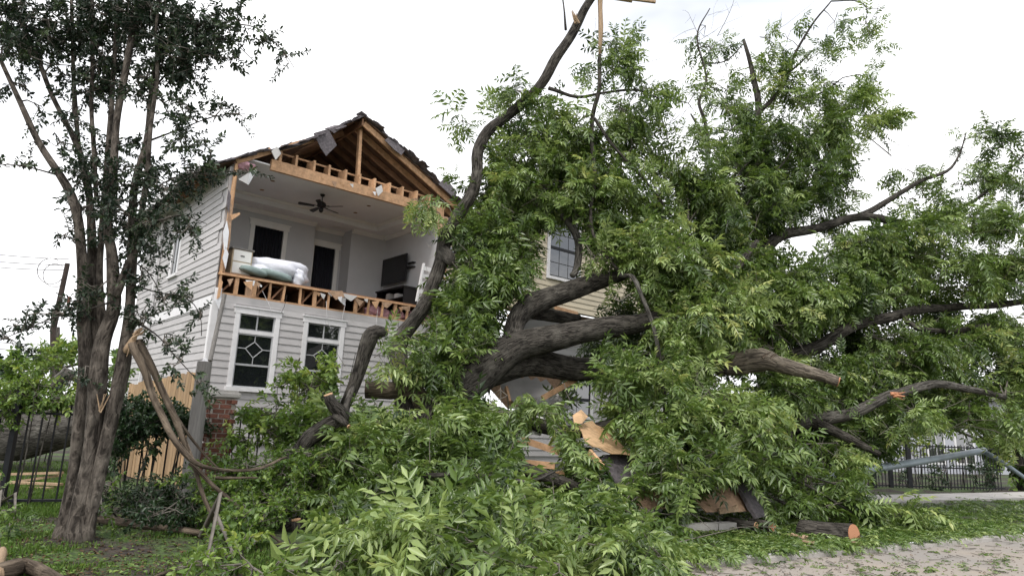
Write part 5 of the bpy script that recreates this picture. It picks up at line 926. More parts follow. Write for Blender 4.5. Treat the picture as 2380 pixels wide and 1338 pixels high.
# hip roof and soffit
MB().add([(-.5, -.5, EV), (BW+.5, -.5, EV), (BW+.5, 8.5, EV), (-.5, 8.5, EV), (2.5, 3.5, EV+1.0), (BW-2.5, 3.5, EV+1.0), (-.5, -.5, EV+.12), (BW+.5, -.5, EV+.12), (BW+.5, 8.5, EV+.12), (-.5, 8.5, EV+.12)],
   [(0, 3, 2, 1), (0, 1, 7, 6), (1, 2, 8, 7), (2, 3, 9, 8), (3, 0, 6, 9), (6, 7, 5, 4), (7, 8, 5), (8, 9, 4, 5), (9, 6, 4)]).build('roof', M['shingle'], ch)
# ground floor set back under a broken jetty
gw = MB().box((.4, .9, .4), (BW, 1.04, FZ-.02)).build('ground_floor_wall', M['siding'], ch)
z = .6
while z < FZ-.25: clap(gw, CLG, .4, BW, z, EXP, .885); z += EXP
MB().box((.02, .15, FZ-.07), (BW, 1.2, FZ-.03)).build('jetty_soffit', M['deck'], ch)
a_ = BT(1345, 930, .8); gwin = grid_window(ch, a_.x-.7, a_.x+.55, a_.z-.5, a_.z+.55, 2, 2); gwin.location.y = .82
for k, (p, q) in enumerate((((1180, 738), (1215, 715)), ((1290, 716), (1342, 730)), ((1200, 722), (1260, 712)))): stick('torn_sheathing_strip', BT(*p, -.06), BT(*q, -.06), .05, .14, M['lumber'], ch)
for k in range(6): stick('jetty_joist', (.5+k*.6, .16, FZ-.15), (.5+k*.6, 1.2, FZ-.15), .05, .16, M['lumber_dark'], ch)

# collapsed siding panels and lumber under the trunk: each a piece that could be lifted away
def rough(pts):                                            # torn edges: extra points pushed in and out along every side
    out = []
    for i, p in enumerate(pts):
        q = pts[(i+1) % len(pts)]; out.append(p); L_e = math.hypot(q[0]-p[0], q[1]-p[1]); n = int(L_e/14)
        for k in range(1, n): t_ = (k+random.uniform(-.25, .25))/n; j = random.uniform(-3.2, 3.2); out.append((p[0]+(q[0]-p[0])*t_-(q[1]-p[1])/L_e*j, p[1]+(q[1]-p[1])*t_+(q[0]-p[0])/L_e*j, p[2]+(q[2]-p[2])*t_))
    return out
def debris(name, label, cat, pts, th, mat, group=None):
    pts = rough(pts); return tag(sheet(name, [P(*p) for p in pts], th, mat), label, cat, group)
pn = tag(empty('collapsed_siding_panel', P(1200, 900, 14.2)), 'slab of grey siding hanging at an angle below the trunk', 'wall panel')
off = np.array(pn.location)
sheet('backing', [P(*p)-off for p in ((1140, 905, 14.0), (1205, 862, 14.6), (1320, 872, 14.9), (1250, 945, 14.2), (1180, 950, 14.0))], .03, M['osb'], pn)
for i in range(6):
    a0, a1 = (1150+i*22, 866+i*4), (1205+i*22, 908+i*5)
    stick('siding_board', P(a0[0], a0[1], 14.35)-off, P(a1[0], a1[1]+22, 13.85)-off, .20, .02, M['siding'], pn, (0, -1, .3))
pn2 = tag(empty('hanging_siding_sheet', P(1220, 770, 14.3)), 'pale grey siding sheet wedged between the two upper limbs', 'wall panel'); off2 = np.array(pn2.location)
for i in range(4): stick('siding_board', P(1170+i*6, 765+i*19, 14.4)-off2, P(1330+i*6, 738+i*19, 15.0)-off2, .19, .02, M['siding'], pn2, (0, -1, .4))
debris('plywood_sheet', 'large torn plywood sheet tilted in the rubble below the trunk', 'plywood', [(1342, 990, 11.4), (1375, 978, 11.7), (1432, 1020, 11.6), (1470, 1062, 11.3), (1420, 1055, 11.1), (1360, 1028, 11.1)], .02, M['plywood'])
debris('plywood_scrap', 'small plywood scrap standing on the tilted sheet', 'plywood', [(1330, 965, 11.35), (1350, 952, 11.4), (1366, 968, 11.4), (1352, 984, 11.3), (1334, 985, 11.3)], .02, M['plywood'])
debris('felted_roof_panel', 'grey felt-covered roof panel under the plywood sheet', 'roof panel', [(1395, 1065, 11.2), (1450, 1045, 11.6), (1530, 1130, 11.3), (1450, 1150, 10.8)], .03, M['shingle'])
debris('roof_slab', 'big slab of dark shingles sliding down beside the right trunk', 'roof panel', [(1690, 1108, 11.9), (1718, 1100, 12.2), (1775, 1200, 11.6), (1752, 1205, 11.3)], .06, M['shingle'])
debris('sheathing_panel', 'pinkish sheathing board lying behind the right edge of the leaf pile', 'sheathing', [(1600, 1150, 11.5), (1690, 1110, 12), (1745, 1190, 11.6), (1640, 1190, 11.1)], .03, M['osb'])
debris('sheathing_panel', 'pinkish sheathing board buried in the middle of the leaf pile', 'sheathing', [(1460, 1120, 11.3), (1600, 1110, 11.9), (1570, 1180, 11.2), (1480, 1185, 10.8)], .03, M['osb'])
debris('pale_board', 'pale wood offcut at the foot of the dark shingle slab', 'board', [(1668, 1180, 11.2), (1712, 1172, 11.3), (1716, 1188, 11.2), (1672, 1194, 11.1)], .03, M['splinter'])
debris('drywall_piece', 'white drywall piece showing left of the plywood sheet', 'drywall', [(1225, 965, 12.1), (1262, 968, 12.3), (1255, 1012, 12.1), (1230, 1008, 12)], .015, M['drywall'])
debris('drywall_piece', 'small white drywall fragment deep in the leaves left of the trunk base', 'drywall', [(1030, 960, 12.6), (1052, 955, 12.7), (1050, 1030, 12.5), (1034, 1040, 12.5)], .015, M['drywall'])
debris('drywall_piece', 'grey drywall scrap low in the front leaves', 'drywall', [(1285, 1225, 9.9), (1320, 1222, 10.1), (1326, 1262, 9.9), (1292, 1258, 9.8)], .015, M['drywall'])
for i, (p, q, l) in enumerate((((1205, 1018, 11.6), (1300, 1050, 11.3), 'uppermost of the studs piled left of the plywood'), ((1195, 1072, 11.3), (1290, 1082, 11.1), 'second stud down in the pile left of the plywood'), ((1215, 1120, 10.9), (1310, 1100, 11.2), 'third stud down in the pile left of the plywood'), ((1370, 1050, 11), (1400, 1085, 10.7), 'short pale stud under the big plywood sheet'), ((1260, 925, 13.2), (1340, 880, 13.6), 'orange stud sticking up under the trunk fork'), ((1176, 900, 13.2), (1184, 935, 13), 'short upright stud before the hanging siding slab'), ((1390, 1175, 10.4), (1450, 1185, 10.3), 'thin split stud in the front leaves'), ((1420, 1000, 11.8), (1432, 1035, 11.6), 'stub of stud behind the plywood'))):
    tag(MB().bar(P(*p), P(*q), .05, .10).build('broken_stud', M['lumber']), l, 'stud', 'studs in the rubble')
tag(sheet('white_fascia', [P(*p) for p in ((1275, 922, 13.4), (1315, 888, 13.6), (1318, 893, 13.6), (1278, 930, 13.4))], .03, M['white']), 'white fascia strip slanting below the trunk', 'trim board')
shu = tag(empty('louvred_trim', mat=HM), 'white slatted trim piece hanging at the right edge of the open room', 'shutter')
for i in range(5): stick('slat', HT(982-i*2, 622+i*18, -.35), HT(1045, 642+i*18, -.25), .04, .13, M['white'], shu)
stick('stile', HT(985, 612, -.33), HT(968, 700, -.33), .05, .08, M['white'], shu)

# ================================================================== LEFT: fence, pillar, post, pickets, logs
def ring_tube(o_): pass
pc = P(510, 985, 11.3)*[1, 1, 0]; RZ = Matrix.Rotation(math.atan2(e1[1], e1[0]), 4, 'Z')
pl = tag(empty('brick_pillar', mat=Matrix.Translation(Vector(pc)) @ RZ @ Matrix.Diagonal((.80, .80, 1, 1))), 'square red brick gate pillar with stone cap below the left window', 'pillar')
MB().box((-.225, -.225, 0), (.225, .225, 1.72)).build('mortar_core', M['mortar'], pl)
bm_ = MB().box((-.105, -.05, -.031), (.105, .05, .031)).mesh('brick', M['brick'])
zc = .06; k = 0
while zc < 1.70:
    for f in range(4):
        a = f*math.pi/2; sh = .055 if (k+f) % 2 else -.055
        for x in (-.135+sh, .095+sh):
            o = obj('brick', bm_, None, pl); v = Matrix.Rotation(a, 4, 'Z') @ Vector((x, -.185, zc)); o.location = v; o.rotation_euler = (random.uniform(-.01, .01), 0, a+random.uniform(-.012, .012)); o.scale = (.99, 1+random.uniform(0, .04), 1)
    zc += .076; k += 1
cp = MB().box((-.30, -.30, 1.721), (.30, .30, 1.80)).build('cap', M['concrete'], pl); bevel(cp, .02)
MB().box((-.26, -.26, 1.801), (.26, .26, 1.84)).build('cap_top', M['concrete'], pl)
pp = P(476, 840, 10.5); gp = tag(empty('round_post', pp*[1, 1, 0]), 'thick weathered grey wooden post left of the brick pillar', 'post')
mb = MB(); mb.smooth = False; mb.tube([(0, 0, 0), (.0, 0, 1.2), (0, 0, pp[2])], [.115, .11, .105], 16, True, .02); mb.build('shaft', M['oldwood'], gp)
MB().tube([(.0, 0, pp[2]), (0, 0, pp[2]+.06)], [.05, .02], 10).build('cap', M['white'], gp)
FA, FB = np.array([-8.2, 9.28, 0]), P(478, 1000, 10.95)*[1, 1, 0]
fn = tag(empty('iron_fence', FA), 'black iron bar fence behind the crape myrtle', 'fence'); dv_ = FB-FA; Lf = np.linalg.norm(dv_); dn_ = dv_/Lf
def fz(p): return float(ground_z(p))
for z in (.16, 1.36): stick('rail', dn_*0+[0, 0, z], dv_+[0, 0, z], .04, .035, M['iron'], fn)
k = 0; x = .08
while x < Lf-.05:
    stick('bar', dn_*x+[0, 0, .06], dn_*x+[0, 0, 1.5], .018, .018, M['iron'], fn); x += .165
for px in (28, 235):
    pz = P(px, 1000, 10); tt = None
    # distance along the fence where the post shows
    best = min(np.linspace(0, Lf, 300), key=lambda q: abs(proj(FA+dn_*q+[0, 0, .9])[0][0]-px)); stick('fence_post', dn_*best+[0, -.02, 0], dn_*best+[0, -.02, 1.66], .075, .075, M['iron'], fn)
gt = tag(empty('iron_gate', pc), 'dark iron gate right of the brick pillar behind the bright shrub', 'gate')
for z in (.3, 1.45): stick('rail', e1*.3+[0, 0, z], e1*2.4+[0, 0, z], .035, .035, M['iron'], gt)
for i in range(14): stick('bar', e1*(.32+i*.155)+[0, 0, .15], e1*(.32+i*.155)+[0, 0, 1.6], .018, .018, M['iron'], gt)
# cedar picket fence
A0, A1 = P(462, 1000, 12.6)*[1, 1, 0], P(285, 1000, 15.5)*[1, 1, 0]; dd = A1-A0; Lp = np.linalg.norm(dd); dd = dd/Lp
cf = tag(empty('cedar_fence', A0), 'tan cedar picket fence beside the grey side wall', 'fence'); x = 0
while x < Lp:
    hgt = 2.25+random.uniform(-.03, .03)-.06*x; stick('picket', dd*x+[0, 0, .08]+np.array([random.uniform(-.012, .012), 0, 0]), dd*x+[0, 0, hgt], .02, .126, M['picket'], cf, (dd[0], dd[1], 0)); x += .14
for z in (.4, 1.1, 1.9): stick('rail', dd*0+[.04, .06, z], dd*Lp+[.04, .06, z-.06*Lp*(z > 1.5)], .04, .09, M['picket'], cf)
# big grey log lying in the side yard
lg, _ = limb('fallen_log', [(-60, 1010, 15.5, 120), (40, 1012, 15.2, 120), (110, 1000, 15, 112), (170, 985, 14.9, 100), (260, 970, 14.8, 90)], M['bark_grey'], None, seg=20, jag=.05)
tag(lg, 'big grey-barked log lying in the side yard behind the iron fence', 'log')
l2, _ = limb('broken_limb', [(118, 900, 14.4, 34), (140, 880, 14.4, 36), (162, 860, 14.4, 34)], M['bark_grey'], None, seg=12); tag(l2, 'short grey limb poking from the bushes above the log', 'branch')
for i, (a, b_, l) in enumerate((((-5, 1102, 13), (142, 1098, 12.4), 'topmost'), ((0, 1124, 12.6), (140, 1104, 12.6), 'slanting middle'), ((5, 1120, 12.4), (142, 1125, 12.2), 'lower'), ((-10, 1132, 12.2), (120, 1134, 12.0), 'lowest'))):
    tag(MB().bar(P(*a), P(*b_), .10, .04).build('plank', M['splinter']), l+' loose yellow plank on the lawn behind the fence', 'plank', 'planks on the side lawn')
def lay(name, label, pts, mat, cat='branch', cut=None, seg=10, cm=None, jag=.08):
    q_ = pts if cat == 'log' else []
    for a, b_, c, d in (pts if cat != 'log' else []):       # rest on the ground: distance where the ray meets the branch's own height
        g_ = G(a, b_, .06+d*.4*mpp(c)); q_.append((a, b_, min(c, g_[1]) if g_[1] > 0 else c, d))
    pts = q_
    o, _ = limb(name, pts, mat, None, seg=seg, jag=jag, cut=cut, cutmat=cm, step=.1); return tag(o, label, cat)
lay('fallen_branch', 'long brown branch lying on the turf right of the crape myrtle', [(215, 1200, 8.9, 18), (260, 1212, 8.8, 22), (330, 1218, 8.7, 22), (400, 1230, 8.5, 20), (470, 1240, 8.3, 18)], M['bark_tan'])
lay('split_branch', 'split pale branch stump at the bottom left corner', [(-20, 1330, 6.9, 40), (20, 1325, 6.9, 44), (60, 1318, 6.9, 36), (120, 1338, 6.8, 30), (200, 1375, 6.6, 22)], M['bark_tan'])
o = lay('pale_stump', 'pale stripped stump end at the left picture edge', [(-15, 1340, 6.7, 40), (-2, 1300, 6.8, 26), (5, 1278, 6.85, 18)], M['splinter'])
lay('fallen_branch', 'thin grey branch on the turf at the bottom edge', [(340, 1350, 7.1, 10), (400, 1325, 7.2, 14), (450, 1318, 7.3, 14), (520, 1318, 7.4, 10), (600, 1330, 7.4, 6)], M['bark_tan'])
# cut logs by the street
lo_ = G(1932, 1268, .06); 
lay('cut_log', 'thick cut log with round sawn end lying by the kerb', [(1862, 1232, 10.9, 55), (1900, 1236, 10.75, 60), (1950, 1240, 10.6, 60), (1985, 1243, 10.45, 58)], M['bark_pecan'], 'log', 'end', 16, M['cut_red'], .05)
lay('cut_log', 'small cut log with bright round end left of the thick log', [(1745, 1214, 11.3, 22), (1775, 1220, 11.0, 22), (1794, 1224, 10.8, 22)], M['bark_pecan'], 'log', 'end', 12, M['cut_red'])
lay('cut_log', 'dark cut log in the rubble beside the shingle slab', [(1690, 1212, 11.4, 26), (1720, 1218, 11.2, 28), (1757, 1224, 11.0, 26)], M['bark_pecan'], 'log', 'end', 12, M['cut'])
for i, (a, lab) in enumerate((((1866, 1252), 'pale wood chunk at the left foot of the thick cut log'), ((1846, 1246), 'pale wood chunk between the small and the thick cut log'), ((1996, 1266), 'pale wood chunk in front of the sawn end of the thick log'), ((1878, 1263), 'pale wood chunk on the grass below the thick log'))):
    p = G(*a, .09); o = tag(empty('wood_chunk', p), lab, 'wood chunk'); mbk = MB(); rg = random.Random(i)
    for k in range(4): d_ = Vector((rg.uniform(-1, 1), rg.uniform(-1, 1), rg.uniform(-.1, .3))).normalized(); c_ = Vector((rg.uniform(-.03, .03), rg.uniform(-.03, .03), .01*k)); mbk.bar(c_-d_*rg.uniform(.04, .09), c_+d_*rg.uniform(.04, .1), .035, .02)
    tag(mbk.build('splinters', M['splinter'], o), kind='stuff')
# ================================================================== downed lamp pole and right-hand neighbours
lp = tag(empty('downed_lamp_pole', G(2000, 1160)), 'blue-grey lamp pole bent over to the ground at the right', 'lamp pole'); off = np.array(lp.matrix_world.translation)
mb = MB(); mb.smooth = True; mb.tube([P(1930, 1108, 13.4)-off, P(2010, 1092, 14)-off, P(2150, 1070, 15.2)-off, P(2288, 1046, 16.4)-off], [.085, .082, .075, .07], 14); mb.build('pole', M['galv'], lp)
mb = MB(); mb.smooth = True; mb.tube([P(2282, 1047, 16.4)-off, P(2320, 1066, 16.2)-off, P(2385, 1112, 15.9)-off, P(2430, 1140, 15.8)-off], [.06, .055, .045, .04], 10); mb.build('arm', M['galv'], lp)
fR0, fR1 = P(1880, 1120, 21.5)*[1, 1, 0], P(2335, 1120, 23.5)*[1, 1, 0]
rf = tag(empty('vine_fence', fR0), 'dark iron mesh fence grown with vines at the right', 'fence'); dv2 = fR1-fR0; L2 = np.linalg.norm(dv2); n2_ = dv2/L2
for z in (.15, .75, 1.42): stick('rail', n2_*0+[0, 0, z], dv2+[0, 0, z], .04, .04, M['iron'], rf)
for i in range(int(L2/.13)): stick('bar', n2_*(i*.13)+[0, 0, .08], n2_*(i*.13)+[0, 0, 1.48], .02, .02, M['iron'], rf)
for px in (2028, 2066, 2110, 1985):
    best = min(np.linspace(0, L2, 300), key=lambda q: abs(proj(fR0+n2_*q+[0, 0, .9])[0][0]-px)); stick('fence_post', n2_*best+[0, -.04, 0], n2_*best+[0, -.04, 1.62], .11, .11, M['iron'], rf)
M['plaster'] = surf('pale_plaster', (0.44, 0.45, 0.50), 0.8, 0.06, 2, 0.05, 40, 0)
def far_house(name, label, c, w_, d_, h_, rz, wins, roofmat, mat):
    o = tag(empty(name, mat=Matrix.Translation(Vector(c)) @ Matrix.Rotation(rz, 4, 'Z')), label, 'house'); MB().box((0, 0, 0), (w_, d_, h_)).build('wall', mat, o)
    MB().add([(-.4, -.4, h_), (w_+.4, -.4, h_), (w_+.4, d_+.4, h_), (-.4, d_+.4, h_), (w_*.3, d_/2, h_+2), (w_*.7, d_/2, h_+2)], [(3, 2, 1, 0), (0, 1, 5, 4), (1, 2, 5), (2, 3, 4, 5), (3, 0, 4)]).build('roof', roofmat, o)
    for (x0, x1, z0, z1) in wins:
        wv = piece('window', (x0, -.05, z0), (x1, -.002, z1), M['glass'], o)
        wv2 = MB().box((x0-.12, -.06, z0-.1), (x0, -.003, z1+.1)).box((x1, -.06, z0-.1), (x1+.12, -.003, z1+.1)).box((x0, -.06, z1), (x1, -.003, z1+.12)).box((x0, -.06, z0-.1), (x1, -.003, z0)).box(((x0+x1)/2-.03, -.06, z0), ((x0+x1)/2+.03, -.051, z1)).build('window_frame', M['white'], o)
    return o
hp = P(2125, 1000, 34); far_house('neighbour_house', 'pale plastered house seen through the branches beyond the vine fence', hp*[1, 1, 0], 9, 8, 3.9, R(28), [(1.0, 2.3, .6, 2.2), (3.4, 4.9, .6, 2.2), (6.2, 7.6, .6, 2.2)], M['shingle'], M['plaster'])
# utility pole with wires
up_ = tag(empty('utility_pole', P(130, 1000, 30)*[1, 1, 0]), 'brown wooden utility pole with wires behind the crape myrtle', 'utility pole'); off = np.array(up_.matrix_world.translation)
top = P(157, 612, 30)
MB().tube([(0, 0, 0), top-off+np.array([-.12, 0, -3]), top-off], [.15, .125, .10], 10).build('pole', M['pole'], up_)
MB().tube([top-off+[.35, 0, -2.1], top-off+[.35, 0, -1.5]], [.07, .07], 8).build('insulator', M['brick'], up_)
for (x0, y0, x1, y1, s_) in ((-300, 545, 160, 602, .2), (-300, 565, 155, 616, .2), (-300, 575, 155, 627, .25), (-300, 728, 150, 742, .1), (-300, 765, 150, 803, .1), (-300, 780, 140, 818, .1)):
    a, b_ = P(x0, y0, 27), P(x1, y1, 30); pts = [a+(b_-a)*t_+np.array([0, 0, -s_*4*t_*(1-t_)])-off for t_ in np.linspace(0, 1, 14)]; MB().tube(pts, [.018]*14, 4).build('wire', M['pole'], up_)
for cx_, cy_, rr_ in ((118, 630, 30), (128, 640, 27)):
    pts = [P(cx_+rr_*math.cos(a)*1.05, cy_+rr_*math.sin(a), 29.5)-off for a in np.linspace(.4, 5.4, 22)]; MB().tube(pts, [.016]*22, 4).build('cable_loop', M['pole'], up_)
# ================================================================== shrubs, hedges and background trees
def shrub(name, label, cat, clumps, mat, Ybase=None, protos=OVAL, leaf=(.05, .09), slots=14, tw=.22, dens=34, grav=.2, group=None, nst=6, test=False, wind=(0, 0, 0)):
    cx_ = sum(c[0] for c in clumps)/len(clumps); Yc = sum(c[4] for c in clumps)/len(clumps); b0 = P(cx_, 1000, Yc)*[1, 1, 0]; b0[2] = fz(b0)
    o = tag(empty(name, b0), label, cat, group); sk = []
    mb = MB()
    for i in range(max(nst, len(clumps))):
        c = clumps[i % len(clumps)]; e = P(c[0], c[1], c[4])+rng.normal(size=3)*.08; e[2] = max(e[2], .2); f0 = np.array([b0[0]+(e[0]-b0[0])*.7, b0[1]+(e[1]-b0[1])*.7, b0[2]-.03]); m_ = (f0+e)/2+rng.normal(size=3)*.06
        mb.tube([f0-b0, m_-b0, e-b0], [.014, .010, .005], 5); sk += [f0, m_, e]
    tag(mb.build('stems', M['bark_pecan'], o), kind='stuff')
    make_crown('crown', o, clumps, sk, protos, mat, slots=slots, leaf=leaf, tw=tw, dens=dens, grav=grav, test=test, wind=wind, ang=(.5, 1.35)); return o
shrub('leafy_shrub', 'bright green leafy shrub below the ground floor windows', 'shrub', [(640, 960, 70, 50, 11.2, .4, 1, .55), (720, 900, 80, 60, 11.4, .45, 1.1, .65), (620, 1000, 80, 40, 10.9, .4, 1.1, .6), (790, 850, 50, 40, 11.5, .3, .9, .65), (690, 850, 40, 30, 11.5, .3, .7, .7), (580, 950, 40, 40, 11.0, .3, .7, .55), (740, 980, 70, 50, 11.0, .4, 1, .5), (800, 920, 50, 50, 11.4, .3, .9, .6), (650, 900, 50, 30, 11.4, .3, .6, .65), (560, 1015, 60, 30, 10.8, .3, .9, .6), (840, 815, 30, 20, 11.7, .2, .5, .7)], M['leaf_shrub'], leaf=(.06, .12), dens=80, test=True)
shrub('fallen_leafy_branch', 'heap of small-leaved branches on the ground right of the broken limb', 'branch', [(560, 1090, 80, 40, 9.2, .4, .9, .45), (650, 1120, 80, 60, 9.4, .4, 1.0, .5), (530, 1170, 60, 60, 8.6, .4, .9, .4), (600, 1220, 80, 60, 8.5, .4, 1.0, .45), (540, 1280, 70, 50, 8.1, .35, 1.0, .5), (640, 1180, 70, 50, 8.9, .4, 1, .45), (720, 1110, 60, 40, 9.6, .4, .9, .5), (480, 1310, 50, 30, 7.7, .3, .8, .55), (590, 1320, 70, 30, 7.9, .3, 1.0, .5), (470, 1120, 30, 40, 8.8, .3, .7, .4), (690, 1050, 60, 30, 9.8, .4, .9, .45), (760, 1060, 60, 40, 9.8, .4, .9, .5)], M['leaf_shrub'], leaf=(.045, .085), slots=18, dens=230, test=True)
shrub('dark_shrub', 'rounded dark green shrub at the foot of the cedar fence', 'shrub', [(400, 1150, 70, 40, 9.6, .4, 1.2, .35), (330, 1170, 60, 40, 9.5, .4, 1.1, .35), (430, 1185, 50, 30, 9.4, .35, 1.2, .3), (370, 1195, 60, 24, 9.3, .3, 1.1, .25), (280, 1165, 40, 40, 9.4, .3, .9, .5), (250, 1140, 30, 30, 9.6, .3, .8, .55)], M['leaf_dark'], leaf=(.04, .07), slots=18, dens=190)
shrub('fence_vine', 'dense dark vine grown over the iron fence right of the crape myrtle', 'vine', [(300, 960, 50, 30, 10.5, .25, 1.1, .4), (370, 960, 55, 30, 10.7, .25, 1.2, .35), (430, 965, 32, 30, 10.9, .25, 1.1, .4), (310, 1000, 50, 40, 10.4, .25, 1.2, .3), (380, 985, 50, 30, 10.6, .25, 1.1, .3), (440, 1000, 30, 40, 10.8, .2, .9, .35), (270, 1040, 25, 40, 10.3, .2, .9, .35), (340, 1040, 30, 20, 10.4, .2, .5, .35)], M['leaf_dark'], leaf=(.055, .095), slots=16, dens=240)
shrub('fence_vine', 'lighter vine trailing along the iron fence top at the left edge', 'vine', [(20, 925, 40, 25, 9.9, .2, 1.0, .55), (80, 920, 50, 22, 10, .2, 1.0, .55), (140, 925, 40, 22, 10.1, .2, .9, .5), (10, 970, 20, 30, 9.8, .2, .6, .45), (60, 900, 40, 20, 10, .2, .7, .6), (0, 1010, 15, 30, 9.8, .15, .5, .4)], M['leaf_shrub'], leaf=(.05, .09), slots=14, dens=380)
shrub('side_yard_bush', 'pale green bush bank behind the log at the left', 'bush', [(60, 870, 70, 40, 17, .8, 1, .6), (130, 850, 60, 50, 17, .8, 1, .6), (0, 890, 60, 40, 17, .8, 1, .55), (100, 830, 40, 40, 17.5, .6, .8, .65), (170, 870, 40, 50, 16.8, .6, .9, .6), (30, 925, 60, 30, 16.6, .6, 1, .5), (150, 920, 60, 30, 16.4, .6, 1, .5), (250, 880, 50, 40, 16.6, .5, .8, .5)], M['leaf_shrub'], leaf=(.10, .17), dens=30, tw=.35)
shrub('grass_clump', 'ferny green clump beside the fence post at the left edge', 'plant', [(10, 1160, 22, 50, 9.3, .2, .9, .5), (-5, 1200, 30, 40, 9.1, .2, .9, .45), (35, 1190, 14, 30, 9.3, .15, .6, .5)], M['leaf_shrub'], protos=PINN, leaf=(.14, .24), slots=6, dens=30)
shrub('creeper', 'fresh green seedlings between the trunk and the dark shrub', 'plant', [(260, 1130, 30, 40, 9.2, .2, .8, .6), (235, 1190, 25, 25, 8.8, .2, .7, .55)], M['leaf_shrub'], leaf=(.05, .08), dens=50)
shrub('lime_bush', 'yellow-green bush glowing above the vine fence', 'bush', [(2140, 1048, 25, 12, 24.5, .4, 1.3, .6), (2120, 1050, 20, 10, 24.5, .3, 1.2, .6)], M['leaf_lime'], leaf=(.08, .12), dens=30)
shrub('clipped_hedge', 'green clipped hedge behind the vine fence', 'hedge', [(2190, 1052, 40, 12, 25.5, .4, 1.4, .7), (2240, 1050, 30, 12, 25.5, .4, 1.3, .65)], M['leaf_shrub'], leaf=(.07, .11), dens=34)
shrub('mesh_vine', 'grey-green vine covering the right end of the mesh fence', 'vine', [(2190, 1105, 50, 30, 22.4, .2, 1, .3), (2270, 1105, 50, 32, 22.8, .2, 1.1, .3), (2310, 1100, 25, 30, 23, .2, 1, .25), (2090, 1100, 40, 25, 22.2, .2, .35, .3)], M['leaf_dark'], leaf=(.06, .1), dens=30)
def bgtree(name, label, clumps, mat, trunk, leaf=(.2, .34), dens=9, protos=OVAL, slots=14, tw=.5, test=True, sc_=1):
    b0 = P(trunk[0], 1000, trunk[2])*[1, 1, 0]; o = tag(empty(name, b0), label, 'tree'); off = b0; sk = []
    mb = MB(); mb.smooth = True; tp = P(trunk[0], trunk[1], trunk[2]); pts, rr = smooth_path([b0, (b0+tp)/2+rng.normal(size=3)*.1, tp], [trunk[3], trunk[3]*.8, trunk[3]*.4], .5); mb.tube([p-off for p in pts], rr, 8); sk += pts
    for c in clumps:
        e = P(c[0], c[1], c[4]); s0 = pts[int(len(pts)*.6)]; mb.tube([s0-off, (s0+e)/2-off+[0, 0, .2], e-off], [trunk[3]*.4, trunk[3]*.25, .02], 6); sk.append(e)
    mb.build('trunk', M['bark_pecan'], o); make_crown('crown', o, clumps, sk, protos, mat, slots=slots, leaf=leaf, tw=tw, dens=dens, grav=.3, test=test); return o
bgtree('background_tree', 'dark tree at the right edge beyond the lamp pole', [(2350, 1000, 60, 70, 24, 1, 1.2, .35), (2370, 1080, 50, 50, 23.6, 1, 1.2, .3), (2330, 930, 60, 60, 25, 1, 1, .35), (2400, 900, 60, 80, 25, 1, 1, .35), (2310, 1040, 25, 40, 24, .7, 1, .3)], M['leaf_pecan'], (2365, 900, 24.4, .2))
bgtree('background_tree', 'hazy round tree far behind the left bushes', [(20, 850, 35, 28, 70, 3, 1, .3), (60, 870, 30, 18, 70, 3, 1, .35), (-20, 870, 40, 25, 70, 3, 1, .3)], M['leaf_dark'], (20, 830, 70, .3), leaf=(.5, .8), dens=2.2, tw=1, test=False)
bgtree('background_tree', 'leafy tree filling the gap between the trunk and the grey house', [(120, 800, 50, 40, 26, 1.2, .8, .5), (160, 820, 40, 40, 26, 1, .8, .5), (270, 850, 40, 40, 24, 1, .8, .45)], M['leaf_shrub'], (135, 760, 26, .15), leaf=(.16, .26), dens=9, test=False)
bgtree('background_tree', 'green tree between the pale house and the broken pecan', [(2030, 960, 90, 60, 28, 1.5, 1, .35), (1900, 940, 110, 80, 27, 1.5, 1, .35), (1780, 900, 120, 100, 26, 1.5, 1, .35), (1980, 1040, 80, 40, 27, 1.2, 1, .3), (2100, 1010, 60, 40, 29, 1, .8, .35), (1860, 1050, 110, 60, 25, 1.2, 1.1, .3)], M['leaf_pecan'], (1900, 900, 27, .25), leaf=(.2, .32), dens=7)
bgtree('background_tree', 'low leafy tree in front of the pale plastered house', [(2200, 970, 70, 26, 27, .8, 1, .4), (2120, 985, 50, 30, 26.5, .8, 1, .4), (2285, 975, 50, 40, 27, .8, 1.1, .35), (2300, 1040, 24, 36, 26, .6, 1.1, .3), (2235, 925, 70, 30, 27.5, .8, .8, .4)], M['leaf_pecan'], (2290, 960, 27, .14), leaf=(.16, .26), dens=11)
# trees over the road behind the viewer (seen only in the window panes)
for i, (x, y, s_) in enumerate(((-14, -16, 1.1), (-5, -18, 1.0), (5, -15, .9), (14, -17, 1.1))):
    o = tag(empty('street_tree', (x, y, 0)), ['leftmost', 'second from left', 'third from left', 'rightmost'][i]+' shade tree across the street, mirrored in the window panes', 'tree', 'trees across the street')
    mb = MB(); mb.tube([(0, 0, 0), (.1, 0, 2.5*s_), (0, .1, 5.5*s_)], [.28, .22, .1], 8)
    LV = Leaves(); n = 520; q = nrm(rng.normal(size=(n, 3)))*(rng.random((n, 1))**.45)*np.array([3.6, 3.2, 3.2])*s_; q[:, 2] += 6.2*s_; q += np.sin(q*1.7)*.4
    for k in range(8): e = q[k*50]; mb.tube([(0, 0, 3*s_), e*.6+[0, 0, 1], e], [.1, .06, .02], 5)
    mb.build('trunk', M['bark_pecan'], o)
    LV.add(q, rng.normal(size=(n, 3)), rng.normal(size=(n, 3))*.4+[0, 0, 1], rng.uniform(.3, .5, n), rng.integers(0, 6, n), rng.uniform(.2, .6, n)); tag(obj('crown', leaves_mesh('crown', LV.arr(), OVAL, M['leaf_dark']), None, o), kind='stuff')

